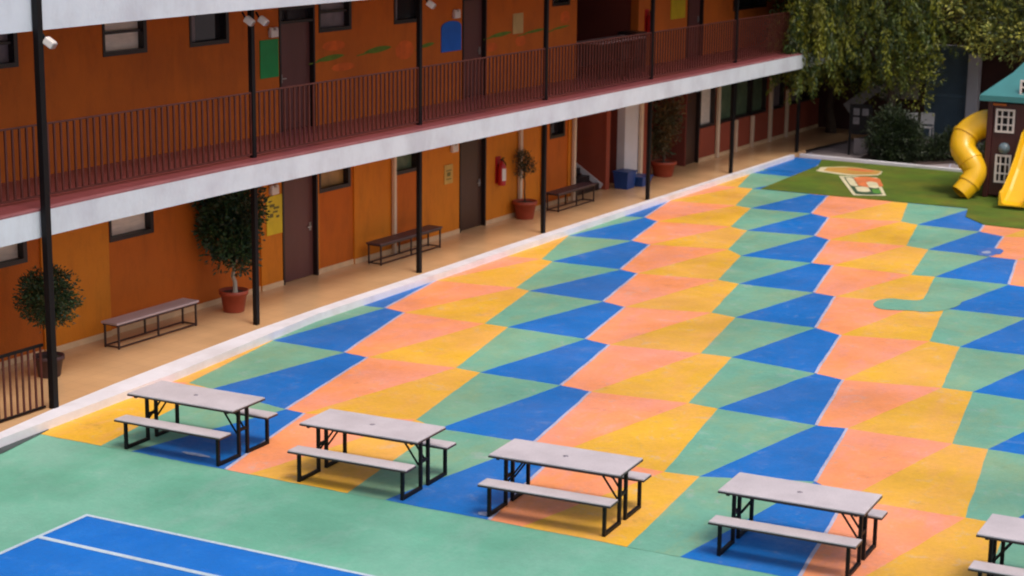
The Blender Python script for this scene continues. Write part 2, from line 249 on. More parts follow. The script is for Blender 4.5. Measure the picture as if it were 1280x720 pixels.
# mosaic of painted parallelograms
TILE={
 'Bs':[[(-31.42,19.63),(-32.39,22.73),(-33.36,25.74),(-34.33,28.68),(-35.30,31.56),(-36.26,34.38),(-37.23,37.14),(-38.19,39.84),(-39.15,42.47),(-40.10,45.38),(-41.06,47.56),(-42.01,50.02),(-42.96,52.41)],[(-27.26,19.63),(-28.23,22.73),(-29.20,25.74),(-30.17,28.68),(-31.14,31.56),(-32.10,34.38),(-33.07,37.14),(-34.03,39.84),(-34.99,42.47),(-35.94,45.38),(-36.90,47.56),(-37.85,50.02),(-38.80,52.41)],[(-23.03,19.63),(-24.00,22.61),(-25.03,25.74),(-26.06,28.79),(-27.04,31.67),(-27.96,34.41),(-28.91,37.14),(-29.87,39.84),(-30.83,42.48),(-31.78,45.38),(-32.74,47.56),(-33.69,50.02),(-34.64,52.41)],[(-18.82,19.63),(-19.82,22.57),(-20.87,25.74),(-21.92,28.82),(-22.92,31.74),(-23.86,34.48),(-24.81,37.25),(-25.77,39.99),(-26.71,42.59),(-27.63,45.38),(-28.58,47.57),(-29.53,50.02),(-30.48,52.41)],[(-14.66,19.63),(-15.61,22.44),(-16.69,25.76),(-17.83,28.93),(-18.73,31.64),(-19.68,34.42),(-20.66,37.26),(-21.63,40.03),(-22.58,42.69),(-23.51,45.38),(-24.43,47.61),(-25.37,50.02),(-26.32,52.41)],[(-10.58,19.63),(-11.57,22.77),(-12.59,25.76),(-13.56,28.69),(-14.54,31.51),(-15.48,34.36),(-16.55,37.30),(-17.46,40.08),(-18.39,42.68),(-19.34,45.38),(-20.28,47.73),(-21.21,50.04),(-22.16,52.41)],[(-6.49,19.63),(-7.48,23.17),(-8.33,25.69),(-9.30,28.53),(-10.33,31.56),(-11.31,34.33),(-12.27,37.05),(-13.20,40.00),(-14.22,42.70),(-15.17,45.38),(-16.13,47.75),(-17.06,50.06),(-18.00,52.41)],[(-2.33,19.63),(-3.27,22.98),(-4.20,25.79),(-5.17,28.62),(-6.16,31.51),(-7.16,34.33),(-8.14,37.07),(-9.17,39.71),(-10.08,42.51),(-11.03,45.38),(-11.97,47.71),(-12.89,50.04),(-13.84,52.41)],[(1.85,19.63),(0.89,22.92),(-0.05,25.78),(-1.01,28.63),(-2.02,31.51),(-3.02,34.32),(-4.00,37.06),(-4.98,39.75),(-5.95,42.39),(-6.88,45.38),(-7.79,47.58),(-8.73,50.02),(-9.68,52.41)],[(6.03,19.63),(5.05,22.74),(4.08,25.74),(3.11,28.68),(2.14,31.55),(1.16,34.34),(0.18,37.08),(-0.80,39.76),(-1.75,42.41),(-2.67,45.38),(-3.61,47.56),(-4.57,50.02),(-5.52,52.41)]],
 'Be':[[(-30.97,19.63),(-31.94,22.73),(-32.91,25.74),(-33.88,28.68),(-34.85,31.56),(-35.81,34.38),(-36.77,37.14),(-37.73,39.84),(-38.69,42.47),(-39.65,45.38),(-40.61,47.56),(-41.56,50.02),(-42.51,52.41)],[(-26.81,19.63),(-27.78,22.73),(-28.75,25.73),(-29.72,28.68),(-30.69,31.56),(-31.65,34.38),(-32.61,37.14),(-33.57,39.84),(-34.53,42.47),(-35.49,45.38),(-36.45,47.56),(-37.40,50.02),(-38.35,52.41)],[(-22.61,19.63),(-23.57,22.57),(-24.56,25.67),(-25.58,28.70),(-26.56,31.60),(-27.50,34.39),(-28.45,37.14),(-29.41,39.84),(-30.37,42.47),(-31.33,45.38),(-32.28,47.56),(-33.24,50.02),(-34.19,52.41)],[(-18.42,19.63),(-19.40,22.52),(-20.39,25.65),(-21.42,28.70),(-22.42,31.59),(-23.36,34.32),(-24.32,37.07),(-25.28,39.81),(-26.22,42.49),(-27.16,45.38),(-28.12,47.57),(-29.08,50.02),(-30.03,52.41)],[(-14.26,19.63),(-15.24,22.41),(-16.18,25.69),(-17.33,28.78),(-18.21,31.47),(-19.18,34.23),(-20.17,37.04),(-21.13,39.80),(-22.06,42.49),(-23.00,45.38),(-23.95,47.66),(-24.91,50.05),(-25.87,52.41)],[(-10.10,19.63),(-11.06,22.61),(-12.02,25.66),(-13.03,28.54),(-13.99,31.29),(-15.02,34.18),(-16.02,37.09),(-16.99,39.76),(-17.87,42.54),(-18.83,45.38),(-19.79,47.76),(-20.75,50.22),(-21.71,52.43)],[(-5.93,19.63),(-6.89,22.70),(-7.87,25.77),(-8.78,28.38),(-9.76,31.27),(-10.83,34.21),(-11.81,37.04),(-12.77,39.71),(-13.68,42.40),(-14.68,45.38),(-15.63,47.79),(-16.59,50.26),(-17.55,52.47)],[(-1.78,19.63),(-2.73,22.72),(-3.69,25.65),(-4.64,28.47),(-5.63,31.32),(-6.65,34.20),(-7.63,36.99),(-8.58,39.67),(-9.46,42.17),(-10.47,45.38),(-11.45,47.68),(-12.42,50.19),(-13.39,52.43)],[(2.33,19.63),(1.39,22.73),(0.45,25.67),(-0.50,28.51),(-1.48,31.36),(-2.49,34.22),(-3.45,36.97),(-4.39,39.63),(-5.33,42.24),(-6.28,45.38),(-7.26,47.45),(-8.27,50.03),(-9.23,52.41)],[(6.48,19.63),(5.51,22.73),(4.54,25.73),(3.57,28.67),(2.60,31.55),(1.64,34.36),(0.69,37.04),(-0.25,39.68),(-1.19,42.28),(-2.15,45.38),(-3.15,47.53),(-4.11,50.02),(-5.07,52.41)]],
 'Gs':[[(-29.29,19.63),(-30.26,22.73),(-31.23,25.74),(-32.20,28.68),(-33.17,31.56),(-34.13,34.38),(-35.10,37.14),(-36.06,39.84),(-37.02,42.47),(-37.97,45.38),(-38.93,47.56),(-39.88,50.02),(-40.83,52.41)],[(-25.13,19.63),(-26.10,22.74),(-27.07,25.74),(-28.04,28.68),(-29.01,31.56),(-29.97,34.38),(-30.93,37.14),(-31.90,39.84),(-32.86,42.47),(-33.81,45.38),(-34.77,47.56),(-35.72,50.02),(-36.67,52.41)],[(-20.97,19.63),(-21.94,22.87),(-22.92,25.84),(-23.90,28.77),(-24.84,31.65),(-25.75,34.46),(-26.72,37.19),(-27.72,39.85),(-28.69,42.47),(-29.65,45.38),(-30.61,47.56),(-31.56,50.02),(-32.51,52.41)],[(-16.82,19.63),(-17.78,22.90),(-18.76,25.86),(-19.75,28.79),(-20.68,31.67),(-21.58,34.48),(-22.52,37.24),(-23.51,39.95),(-24.53,42.52),(-25.49,45.38),(-26.45,47.56),(-27.40,50.02),(-28.35,52.41)],[(-12.69,19.63),(-13.62,22.96),(-14.57,25.85),(-15.64,28.77),(-16.53,31.71),(-17.36,34.46),(-18.42,37.30),(-19.41,40.08),(-20.38,42.73),(-21.32,45.38),(-22.28,47.60),(-23.24,50.02),(-24.19,52.41)],[(-8.66,19.63),(-9.42,22.53),(-10.44,25.85),(-11.43,28.79),(-12.41,31.71),(-13.37,34.46),(-14.34,37.49),(-15.27,40.05),(-16.20,42.77),(-17.15,45.38),(-18.11,47.80),(-19.08,50.04),(-20.03,52.41)],[(-4.41,19.63),(-5.33,22.73),(-6.31,25.81),(-7.25,28.72),(-8.25,31.63),(-9.19,34.42),(-10.11,36.96),(-11.08,39.95),(-12.03,42.80),(-12.99,45.38),(-13.95,47.85),(-14.91,50.08),(-15.87,52.41)],[(-0.22,19.63),(-1.17,22.78),(-2.14,25.79),(-3.10,28.73),(-4.08,31.61),(-5.02,34.35),(-5.96,37.03),(-6.91,39.91),(-7.87,42.76),(-8.83,45.38),(-9.79,47.80),(-10.76,50.04),(-11.71,52.41)],[(3.99,19.63),(3.00,22.77),(2.03,25.78),(1.06,28.72),(0.09,31.60),(-0.85,34.35),(-1.80,37.05),(-2.76,39.88),(-3.72,42.67),(-4.68,45.38),(-5.64,47.60),(-6.60,50.02),(-7.55,52.41)],[(8.16,19.63),(7.18,22.73),(6.21,25.74),(5.24,28.68),(4.28,31.56),(3.31,34.38),(2.35,37.14),(1.39,39.84),(0.43,42.48),(-0.53,45.38),(-1.48,47.56),(-2.44,50.02),(-3.39,52.41)]],
 'Ge':[[(-28.81,19.63),(-29.78,22.73),(-30.75,25.74),(-31.72,28.68),(-32.69,31.56),(-33.65,34.38),(-34.61,37.14),(-35.57,39.84),(-36.53,42.47),(-37.49,45.38),(-38.45,47.56),(-39.40,50.02),(-40.35,52.41)],[(-24.64,19.63),(-25.59,22.77),(-26.55,25.79),(-27.53,28.72),(-28.52,31.57),(-29.49,34.38),(-30.45,37.14),(-31.41,39.84),(-32.37,42.47),(-33.33,45.38),(-34.29,47.56),(-35.24,50.02),(-36.19,52.41)],[(-20.44,19.63),(-21.40,22.81),(-22.37,25.81),(-23.36,28.75),(-24.39,31.61),(-25.38,34.38),(-26.32,37.13),(-27.26,39.83),(-28.21,42.47),(-29.17,45.38),(-30.13,47.56),(-31.08,50.02),(-32.03,52.41)],[(-16.28,19.63),(-17.25,22.80),(-18.21,25.82),(-19.25,28.75),(-20.27,31.60),(-21.23,34.38),(-22.18,37.11),(-23.12,39.79),(-24.06,42.46),(-25.01,45.38),(-25.97,47.57),(-26.92,50.02),(-27.87,52.41)],[(-12.12,19.63),(-13.11,22.74),(-14.09,25.79),(-15.15,28.77),(-16.17,31.59),(-17.05,34.36),(-18.01,37.07),(-18.96,39.73),(-19.91,42.49),(-20.88,45.38),(-21.84,47.73),(-22.77,50.06),(-23.71,52.41)],[(-7.96,19.63),(-8.92,22.58),(-9.93,25.79),(-10.87,28.81),(-11.88,31.57),(-12.87,34.33),(-13.84,36.98),(-14.77,39.78),(-15.74,42.59),(-16.73,45.38),(-17.71,47.87),(-18.65,50.26),(-19.55,52.44)],[(-3.81,19.63),(-4.80,22.73),(-5.79,25.80),(-6.75,28.73),(-7.69,31.50),(-8.71,34.29),(-9.64,37.06),(-10.54,39.79),(-11.57,42.60),(-12.61,45.38),(-13.55,47.88),(-14.50,50.31),(-15.40,52.48)],[(0.33,19.63),(-0.65,22.78),(-1.62,25.79),(-2.59,28.70),(-3.55,31.53),(-4.53,34.31),(-5.47,37.08),(-6.42,39.86),(-7.41,42.61),(-8.41,45.38),(-9.39,47.87),(-10.33,50.26),(-11.23,52.44)],[(4.48,19.63),(3.50,22.76),(2.54,25.78),(1.57,28.70),(0.61,31.53),(-0.37,34.32),(-1.31,37.10),(-2.26,39.85),(-3.25,42.58),(-4.24,45.38),(-5.20,47.73),(-6.12,50.06),(-7.07,52.41)],[(8.64,19.63),(7.67,22.73),(6.70,25.74),(5.73,28.68),(4.76,31.56),(3.79,34.38),(2.83,37.14),(1.87,39.84),(0.91,42.48),(-0.05,45.38),(-1.00,47.57),(-1.95,50.02),(-2.91,52.41)]],
}

from mathutils import noise
Bs, Be, Gs, Ge = TILE['Bs'], TILE['Be'], TILE['Gs'], TILE['Ge']
ZM = .004
from mathutils import noise
def wob(p):
    q = Vector((p[0] * 1.7, p[1] * 1.7, 0)); a = noise.noise(q); c = noise.noise(q + Vector((31, 7, 3)))
    q = q * 5; return (p[0] + .013 * a + .007 * noise.noise(q), p[1] + .02 * c + .01 * noise.noise(q + Vector((5, 9, 2))))
def wsheet(mb, pts, z, mi=0):
    out = []
    for i in range(len(pts)):
        a, b_ = pts[i], pts[(i + 1) % len(pts)]; n_ = 14
        # order-independent subdivision so that neighbours share the same points
        for k_ in range(n_): out.append(wob((a[0] + (b_[0] - a[0]) * k_ / n_, a[1] + (b_[1] - a[1]) * k_ / n_)))
    mb.add([(x, y, z) for x, y in out], [list(range(len(out)))], mi)
mb = MB(); ln = MB()
NN = 10; KK = 12
for n in range(NN):
    for k in range(KK):
        if n < NN:
            wsheet(mb, [Gs[n][k], Ge[n][k], (Bs[n + 1][k + 1] if n + 1 < NN else Bs[n][k + 1]), Ge[n][k + 1]][::1], ZM, 2) if n + 1 < NN else None
            if n + 1 < NN: wsheet(mb, [Ge[n][k], Bs[n + 1][k], Be[n + 1][k + 1], Bs[n + 1][k + 1]], ZM, 3)
            wsheet(mb, [Bs[n][k], Be[n][k], Gs[n][k + 1], Be[n][k + 1]], ZM, 0)
            wsheet(mb, [Be[n][k], Gs[n][k], Ge[n][k + 1], Gs[n][k + 1]], ZM, 1)
            a, b = Bs[n][k], Be[n][k + 1]
            wsheet(ln, [(a[0] - .025, a[1]), (a[0] + .025, a[1]), (b[0] + .022, b[1]), (b[0] - .022, b[1])], .008)
tag(mb.build('courtyard_pavement', [M_SALM, M_YELL, M_GREE, M_BLUE]), kind='structure')
tag(ln.build('pavement_lines', M_LINE), kind='structure')
# over-painted patches
def blob(name, cx, cy, rx, ry, m, z=.012, seed=1, rot=0):
    r = random.Random(seed); pts = []
    for i in range(28):
        t = 2 * math.pi * i / 28; q = 1 + r.uniform(-.12, .12)
        x, y = rx * q * math.cos(t), ry * q * math.sin(t)
        pts.append((cx + x * math.cos(rot) - y * math.sin(rot), cy + x * math.sin(rot) + y * math.cos(rot)))
    return flat(name, pts, z, m)
r = random.Random(2)
pts = [(-9.95, 33.85), (-10.0, 34.25), (-9.85, 34.58), (-9.55, 34.62), (-9.30, 34.75), (-9.30, 35.3), (-9.42, 36.0), (-9.30, 36.95), (-8.9, 36.2), (-8.55, 35.0), (-8.60, 34.3), (-8.88, 33.85), (-9.2, 33.78), (-9.48, 33.66), (-9.75, 33.62)]
sm = []
for k in range(len(pts)):
    p0, p1, p2, p3 = [Vector((*pts[(k + q) % len(pts)], 0)) for q in (-1, 0, 1, 2)]
    for t in (0, .25, .5, .75): v_ = .5 * ((2 * p1) + (p2 - p0) * t + (2 * p0 - 5 * p1 + 4 * p2 - p3) * t * t + (3 * p1 - p0 - 3 * p2 + p3) * t ** 3); sm.append((v_.x, v_.y))
flat('paint_patch', sm, .012, M_GREE)
M_WORN = court('worn lavender paint', (.07, .16, .48), (.03, .14, .48), .9, 3)
M_WORN2 = court('pale scuffed paint', (.42, .42, .55), (.2, .3, .5), .9, 5)
blob('paint_patch', -9.30, 40.2, .26, .5, M_WORN, seed=5); blob('paint_patch', -9.33, 40.1, .10, .16, M_WORN2, .016, seed=15)
blob('paint_patch', -10.72, 19.80, .11, .07, M_WORN2, seed=8)
blob('paint_patch', -15.4, 19.95, .25, .05, M_WORN2, seed=9); 
flat('paint_patch', [wob(q) for q in ((-18.0, 48.6), (-16.60, 48.6), (-16.60, 51.2), (-18.0, 51.2))], .012, M_BLUE)
# shadow wedge at the kerb's drain step, painted as a flat dark strip
flat('gutter_shadow', [bw2(2.60, 17), bw2(3.20, 17), bw2(2.98, 18.9), bw2(2.74, 20.0), bw2(2.6, 20.0)], .009, mat('dark kerb shadow', (.045, .06, .06), .6, .2, 3))
# turf
M_TURF = mat('artificial turf', (.085, .150, .002), .9, .28, 1.1, .9, 160, c2=(.15, .14, .004), c2amt=.8, c2scale=.8, fine=.2)
mb = MB(); mb.poly([(-16.52, 45.40), (-11.10, 45.40), (-10.85, 44.2), (-10.2, 43.38), (-2, 43.0), (-2, 50.75), (-16.8, 51.15), (-16.52, 50)], .004, .022)
tag(mb.build('turf', M_TURF), kind='structure')
# emblem laid into the turf
M_ETAN = mat('tan emblem turf', (.50, .27, .05), .9, .2, 2, .5, 100); M_ECRM = mat('cream emblem turf', (.62, .56, .36), .9, .15, 3, .5, 100)
M_EORG = mat('orange emblem turf', (.62, .17, .05), .9, .2, 3, .5, 100); M_EDGR = mat('dark green emblem turf', (.03, .07, .03), .9, .2, 3, .5, 100)
mb = MB()
def ell(mb, cx, cy, rx, ry, z, mi, n=36):
    sheet(mb, [(cx + rx * (1 + .07 * math.sin(3.1 * i * .35 + cx)) * math.cos(2 * math.pi * i / n), cy + ry * (1 + .09 * math.sin(i * .7)) * math.sin(2 * math.pi * i / n)) for i in range(n)], z, mi)
ell(mb, -15.42, 49.45, .92, .72, .026, 1); ell(mb, -15.36, 49.52, .80, .58, .030, 0); ell(mb, -15.2, 49.75, .4, .2, .034, 2)
def em(u, v): # skewed frame of the lower panel
    A, B, C, D = (-15.41, 48.45), (-14.43, 48.75), (-13.35, 46.0), (-14.10, 45.62)
    return tuple((1 - u) * (1 - v) * A[q] + u * (1 - v) * B[q] + u * v * C[q] + (1 - u) * v * D[q] for q in (0, 1))
def emq(u0, u1, v0, v1, z, mi, bow=0):
    N = 8; top = [em(u0 + (u1 - u0) * t / N, v0 - bow * math.sin(math.pi * t / N)) for t in range(N + 1)]; bot = [em(u1 - (u1 - u0) * t / N, v1 + bow * math.sin(math.pi * t / N)) for t in range(N + 1)]
    sheet(mb, top + bot, z, mi)
emq(0, 1, 0, 1, .034, 1); emq(.10, .90, .08, .94, .038, 3, .03); emq(.13, .36, .14, .5, .042, 1, .05); emq(.34, 1.05, .10, .50, .042, 2, .10); emq(.62, .92, .34, .58, .046, 1, .06); emq(.22, .60, .60, .80, .042, 1, .04); emq(.66, .9, .7, .86, .042, 4, .04)
tag(mb.build('turf_emblem', [M_ETAN, M_ECRM, M_EORG, M_EDGR, mat('bright green emblem turf', (.08, .25, .03), .9, .2, 3, .5, 100)]), kind='structure')
# path, soil and kerb beyond the turf
flat('rear_path', [(-19.9, 51.2), (4, 50.7), (4, 62), (-24, 62), (-24, 57)], .006, mat('grey path', (.30, .25, .26), .8, .15, .9, .3, 20))
flat('soil', [(-15.9, 51.45), (-14.3, 51.45), (-12.9, 53.0), (-12.6, 54.6), (-16.2, 54.8)], .012, mat('brown soil', (.06, .035, .03), .95, .3, 3, .8, 30))
mb = MB(); mb.poly([(-17.55, 51.36), (-14.6, 51.12), (-11, 50.86), (-2, 50.6), (-2, 50.75), (-11, 51.0), (-14.6, 51.27), (-17.55, 51.50)], 0, .10)
tag(mb.build('rear_kerb', M_KERB, bevel=.012), kind='structure')
# kerb and walkway in front of the school
ys = [17 + i * .5 for i in range(int((51.3 - 17) / .5) + 1)]
mb = MB()
for i in range(len(ys) - 1):
    a, b = ys[i], ys[i + 1]
    p = [bw2(pl(KIN, a), a), bw2(pl(KOUT, a), a), bw2(pl(KOUT, b), b), bw2(pl(KIN, b), b)]
    q = [(x, y, 0) for x, y in p] + [(x, y, .135) for x, y in p]
    mb.add(q, [(4, 5, 6, 7), (1, 2, 6, 5), (0, 4, 7, 3)])
p = [bw2(pl(KIN, 17), 17), bw2(pl(KOUT, 17), 17)]
mb.add([(*p[0], 0), (*p[1], 0), (*p[1], .135), (*p[0], .135)], [(0, 1, 2, 3)])
tag(mb.build('kerb', M_KERB), kind='structure')
mb = MB()
for i in range(len(ys) - 1):
    a, b = ys[i], ys[i + 1]
    mb.add([bw(-3.2, a, .12), bw(pl(KIN, a), a, .12), bw(pl(KIN, b), b, .12), bw(-3.2, b, .12)], [(0, 1, 2, 3)])
mb.add([bw(-3.2, 51, .12), bw(1.62, 51, .12), bw(1.62, 52.2, .12), bw(2.2, 57.8, .12), bw(-3.2, 57.8, .12)], [(0, 1, 2, 3, 4)])
mb.add([bw(1.62, 51, .12), bw(1.62, 51, 0), bw(1.62, 52.2, 0), bw(1.62, 52.2, .12)], [(0, 1, 2, 3)])
tag(mb.build('walkway', M_WALK), kind='structure')
# ------------------------------------------------------------------ school building
SCH = empty('school_building', (BX, 0, 0), -BA)
tag(SCH, 'long two storey orange school block with white balcony slab and black posts', 'building')
Y0S, Y1S = 16.0, 57.5
LO0, LO1, UP0, UP1 = .12, 2.70, 3.10, 5.70
T = .22
# lower storey wall pieces
W = {k: MB() for k in ('och', 'bay', 'red', 'up', 'drk', 'wht', 'par')}
def holes_wall(mb, s0, s1, z0, z1, x, holes):
    """front wall strip with rectangular holes (s0,s1,z0,z1), holes sorted and not overlapping in s"""
    cur = s0
    for a, b, c, d in sorted(holes):
        if a > cur: mb.box(x - T, x, cur, a, z0, z1)
        if c > z0: mb.box(x - T, x, a, b, z0, c)
        if d < z1: mb.box(x - T, x, a, b, d, z1)
        cur = b
    if cur < s1: mb.box(x - T, x, cur, s1, z0, z1)
WL = (1.74, 2.42); WU = (4.90, 5.55)
lo_win = [('blind', 20.6, 22.47), ('blind', 24.40, 25.52), ('gold', 30.41, 31.48), ('green', 33.03, 33.98), ('dark', 39.72, 40.46)]
up_win = [('grey', 20.6, 22.43), ('blind', 24.36, 25.45), ('dark', 26.57, 27.66), ('grey', 30.40, 31.49), ('dark', 33.0, 34.05), ('dark', 39.66, 40.52)]
lo_door = [(29.16, 30.30, 2.24), (35.58, 36.70, 2.20)]
up_door = [(29.14, 30.26, 5.45), (35.66, 36.66, 5.45), (47.16, 48.18, 5.45)]
bays = [(Y0S, 22.75), (24.34, 28.5), (30.36, 31.56), (32.99, 34.02), (39.5, 40.60)]
# ochre piers / red-orange bays
segs = []
cur = Y0S
for a, b in bays:
    if a > cur: segs.append(('och', cur, a, 0.0))
    segs.append(('bay', a, b, -.04)); cur = b
segs.append(('och', cur, 40.92, 0.0))
for key, a, b, x in segs:
    hs = [(max(a, c), min(b, d), WL[0], WL[1]) for _, c, d in lo_win if c < b and d > a] + [(c, d, LO0, h) for c, d, h in lo_door if c < b and d > a]
    m1 = MB(); holes_wall(m1, a, b, LO0, LO1, x, hs)
    o = m1.build('wall', M_WLO if key == 'och' else M_WBAY, SCH); o['label'] = 'ochre orange ground floor pier' if key == 'och' else 'redder recessed ground floor bay'
# far part of the lower storey
W['par'].box(-2.6, 0, 42.60, 42.76, LO0, LO1)
W['wht'].box(-T, 0, 43.62, 44.50, LO0, LO1)
W['red'].box(-T, 0, 44.50, 45.24, LO0, LO1)
W['red'].box(-T, 0, 48.17, Y1S, LO0, 1.06)
W['red'].box(-T, 0, 48.17, Y1S, 2.5, LO1)
W['red'].box(-T, 0, 49.2, 49.44, 1.06, 2.5); W['red'].box(-T, 0, 52.9, 53.35, 1.06, 2.5); W['red'].box(-T, 0, 54.3, 54.6, 1.06, 2.5)
W['drk'].box(-T, 0, 47.28, 47.36, LO0, LO1)
# recess side and back walls (stair hall below, landing above)
for z0, z1 in ((LO0, LO1), (UP0, UP1)):
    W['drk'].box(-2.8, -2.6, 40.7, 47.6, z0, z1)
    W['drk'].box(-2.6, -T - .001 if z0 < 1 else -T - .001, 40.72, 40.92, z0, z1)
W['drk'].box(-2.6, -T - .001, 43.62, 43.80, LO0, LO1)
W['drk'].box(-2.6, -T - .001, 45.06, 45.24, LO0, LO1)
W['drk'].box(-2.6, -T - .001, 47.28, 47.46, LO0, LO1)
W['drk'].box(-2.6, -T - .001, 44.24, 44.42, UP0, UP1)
# upper storey
hs = [(a, b, WU[0], WU[1]) for _, a, b in up_win] + [(a, b, UP0, h) for a, b, h in up_door if a < 40]
holes_wall(W['up'], Y0S, 40.90, UP0, UP1, 0, hs)
W['up'].build('wall', M_WUP, SCH)['label'] = 'burnt orange upper wall left of the landing'
W['up'] = MB(); holes_wall(W['up'], 44.22, Y1S, UP0, UP1, 0, [(47.16, 48.18, UP0, 5.45), (50.2, 52.6, 4.2, 5.4)])
nm = {'par': ('recess_wall', M_WRED), 'och': ('wall', M_WLO), 'bay': ('wall', M_WBAY), 'red': ('wall', M_WRED), 'up': ('wall', M_WUP), 'drk': ('recess_wall', M_WDRK), 'wht': ('wall', M_WHT)}
lb = {'par': 'brick red partition beside the stairs', 'och': 'ochre orange ground floor piers', 'bay': 'redder recessed bays under the ground floor windows', 'red': 'brick red low wall at the far end', 'up': 'burnt orange upper wall right of the landing', 'drk': 'dark red walls inside the open recess', 'wht': 'white strip of wall beside the stairs'}
for k, m_ in W.items():
    if not m_.v: continue
    o = m_.build(nm[k][0], nm[k][1], SCH); o['label'] = lb[k]
# hidden shell so daylight does not leak in
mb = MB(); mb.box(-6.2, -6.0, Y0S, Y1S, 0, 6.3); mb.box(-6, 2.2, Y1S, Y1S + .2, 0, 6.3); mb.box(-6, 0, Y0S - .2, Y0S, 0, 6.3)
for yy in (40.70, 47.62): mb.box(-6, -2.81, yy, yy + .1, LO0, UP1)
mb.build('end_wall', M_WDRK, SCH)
# balcony slab and roof
def slab(z0, z1, name, m, xin=-6.0, tab=SLAB, dx=0, bevel=0):
    mb = MB(); yy = [Y0S] + [v for v in [17, 19.5, 22, 25, 28, 31, 34, 38, 42, 48, 53] if v < Y1S] + [Y1S]
    for i in range(len(yy) - 1):
        a, b = yy[i], yy[i + 1]; xa, xb = pl(tab, a) + dx, pl(tab, b) + dx
        mb.add([(xin, a, z0), (xa, a, z0), (xb, b, z0), (xin, b, z0), (xin, a, z1), (xa, a, z1), (xb, b, z1), (xin, b, z1)], [(0, 3, 2, 1), (4, 5, 6, 7), (1, 2, 6, 5)])
    a = Y0S; mb.add([(xin, a, z0), (pl(tab, a) + dx, a, z0), (pl(tab, a) + dx, a, z1), (xin, a, z1)], [(0, 1, 2, 3)])
    b = Y1S; mb.add([(xin, b, z0), (pl(tab, b) + dx, b, z0), (pl(tab, b) + dx, b, z1), (xin, b, z1)], [(3, 2, 1, 0)])
    return mb.build(name, m, SCH)
slab(2.70, 3.09, 'balcony_slab', M_FASC)
slab(3.094, 3.102, 'balcony_floor', M_BALC, dx=-.14)
# raised lip along the balcony edge
mb = MB(); yy = [Y0S, 17, 19.5, 22, 25, 28, 31, 34, 38, 42, 48, 53, Y1S]
for a, b in zip(yy, yy[1:]):
    xa, xb = pl(SLAB, a), pl(SLAB, b)
    mb.add([(xa - .13, a, 3.0905), (xa, a, 3.0905), (xb, b, 3.0905), (xb - .13, b, 3.0905), (xa - .13, a, 3.118), (xa, a, 3.118), (xb, b, 3.118), (xb - .13, b, 3.118)], [(4, 5, 6, 7), (1, 2, 6, 5), (0, 4, 7, 3)])
mb.build('slab_lip', mat('maroon slab edge paint', (.26, .09, .10), .6, .15, 2), SCH)
slab(5.70, 6.75, 'roof', M_FASC, dx=.02)
slab(2.684, 2.698, 'ceiling', mat('ceiling plaster', (.42, .30, .22), .8, .1, 1), xin=0.0, dx=-.10)
slab(5.684, 5.698, 'ceiling', MATS['ceiling plaster'], xin=0.0, dx=-.10)
# windows
PM = {'blind': M_BLIND, 'gold': M_GOLD, 'green': M_GREEN, 'dark': M_GLASS, 'grey': M_GREYP}
def window(kind, a, b, z0, z1, x=0, transom=None, mull=True):
    f = MB(); q = .055; xi = x - .15; xo = x + .015
    f.box(xi, xo, a, a + q, z0, z1); f.box(xi, xo, b - q - .03, b, z0, z1)
    f.box(xi, xo, a + q, b - q - .03, z0, z0 + q + .02); f.box(xi, xo, a + q, b - q - .03, z1 - q, z1)
    if transom: f.box(xi + .01, xo - .05, a + q, b - q - .03, transom, transom + .045)
    w_ = f.build('window', M_FRAME, SCH)
    p_ = MB(); p_.box(xi + .02, xi + .035, a + q, b - q - .03, z0 + q + .02, z1 - q); p_.build('pane', PM[kind], w_)
    if kind == 'dark' and b - a > .8:
        c_ = MB(); c_.box(xi + .037, xi + .05, a + q, a + q + .22, z0 + q + .02, z1 - q)
        c_.build('curtain', M_GREYP, w_)
    return w_
for kd, a, b in lo_win: window(kd, a, b, *WL, x=(-.04), transom=None)
for kd, a, b in up_win: window(kd, a, b, *WU, x=0, transom=5.26 if kd in ('blind', 'grey') else None)
window('dark', 50.2, 52.6, 4.2, 5.4)
for kd, a, b in (('blind', 48.17, 49.2), ('green', 49.44, 50.62), ('green', 50.62, 51.8), ('green', 51.8, 52.9), ('grey', 53.35, 54.3), ('grey', 54.6, 55.9), ('dark', 55.9, 57.5)):
    window(kd, a, b, 1.06, 2.5)
# doors
def door(a, b, z0, top, m, handle_right, transom=None):
    f = MB(); q = .05
    f.box(-.16, .02, a, a + q, z0, top); f.box(-.16, .02, b - q, b, z0, top); f.box(-.16, .02, a + q, b - q, top - q, top)
    hi = top - q
    if transom: f.box(-.15, .01, a + q, b - q, transom, transom + .05); hi = transom
    fr = f.build('door_frame', M_FRAME, SCH)
    d = MB(); d.box(-.12, -.08, a + q, b - q, z0 + .01, hi); dd = d.build('door', m, SCH, bevel=.004)
    if transom:
        p_ = MB(); p_.box(-.11, -.09, a + q, b - q, transom + .05, top - q); p_.build('transom_pane', M_GLASS, fr)
    hy = b - q - .1 if handle_right else a + q + .1
    h = MB(); h.box(-.08, -.065, hy - .03, hy + .03, z0 + .92, z0 + 1.08); h.bar((-.045, hy, z0 + 1.0), (-.045, hy + (-.12 if handle_right else .12), z0 + 1.0), .02, .02)
    h.bar((-.08, hy, z0 + 1.0), (-.04, hy, z0 + 1.0), .02); h.build('handle', M_STEEL, dd)
door(29.16, 30.30, LO0, 2.24, M_DOOR, True); door(35.58, 36.70, LO0, 2.20, M_DOOR2, True)
door(29.14, 30.26, UP0, 5.45, M_DOOR, False, 5.14); door(35.66, 36.66, UP0, 5.45, M_DOOR, True, 5.24); door(47.16, 48.18, UP0, 5.45, M_DOOR, True, 5.24)
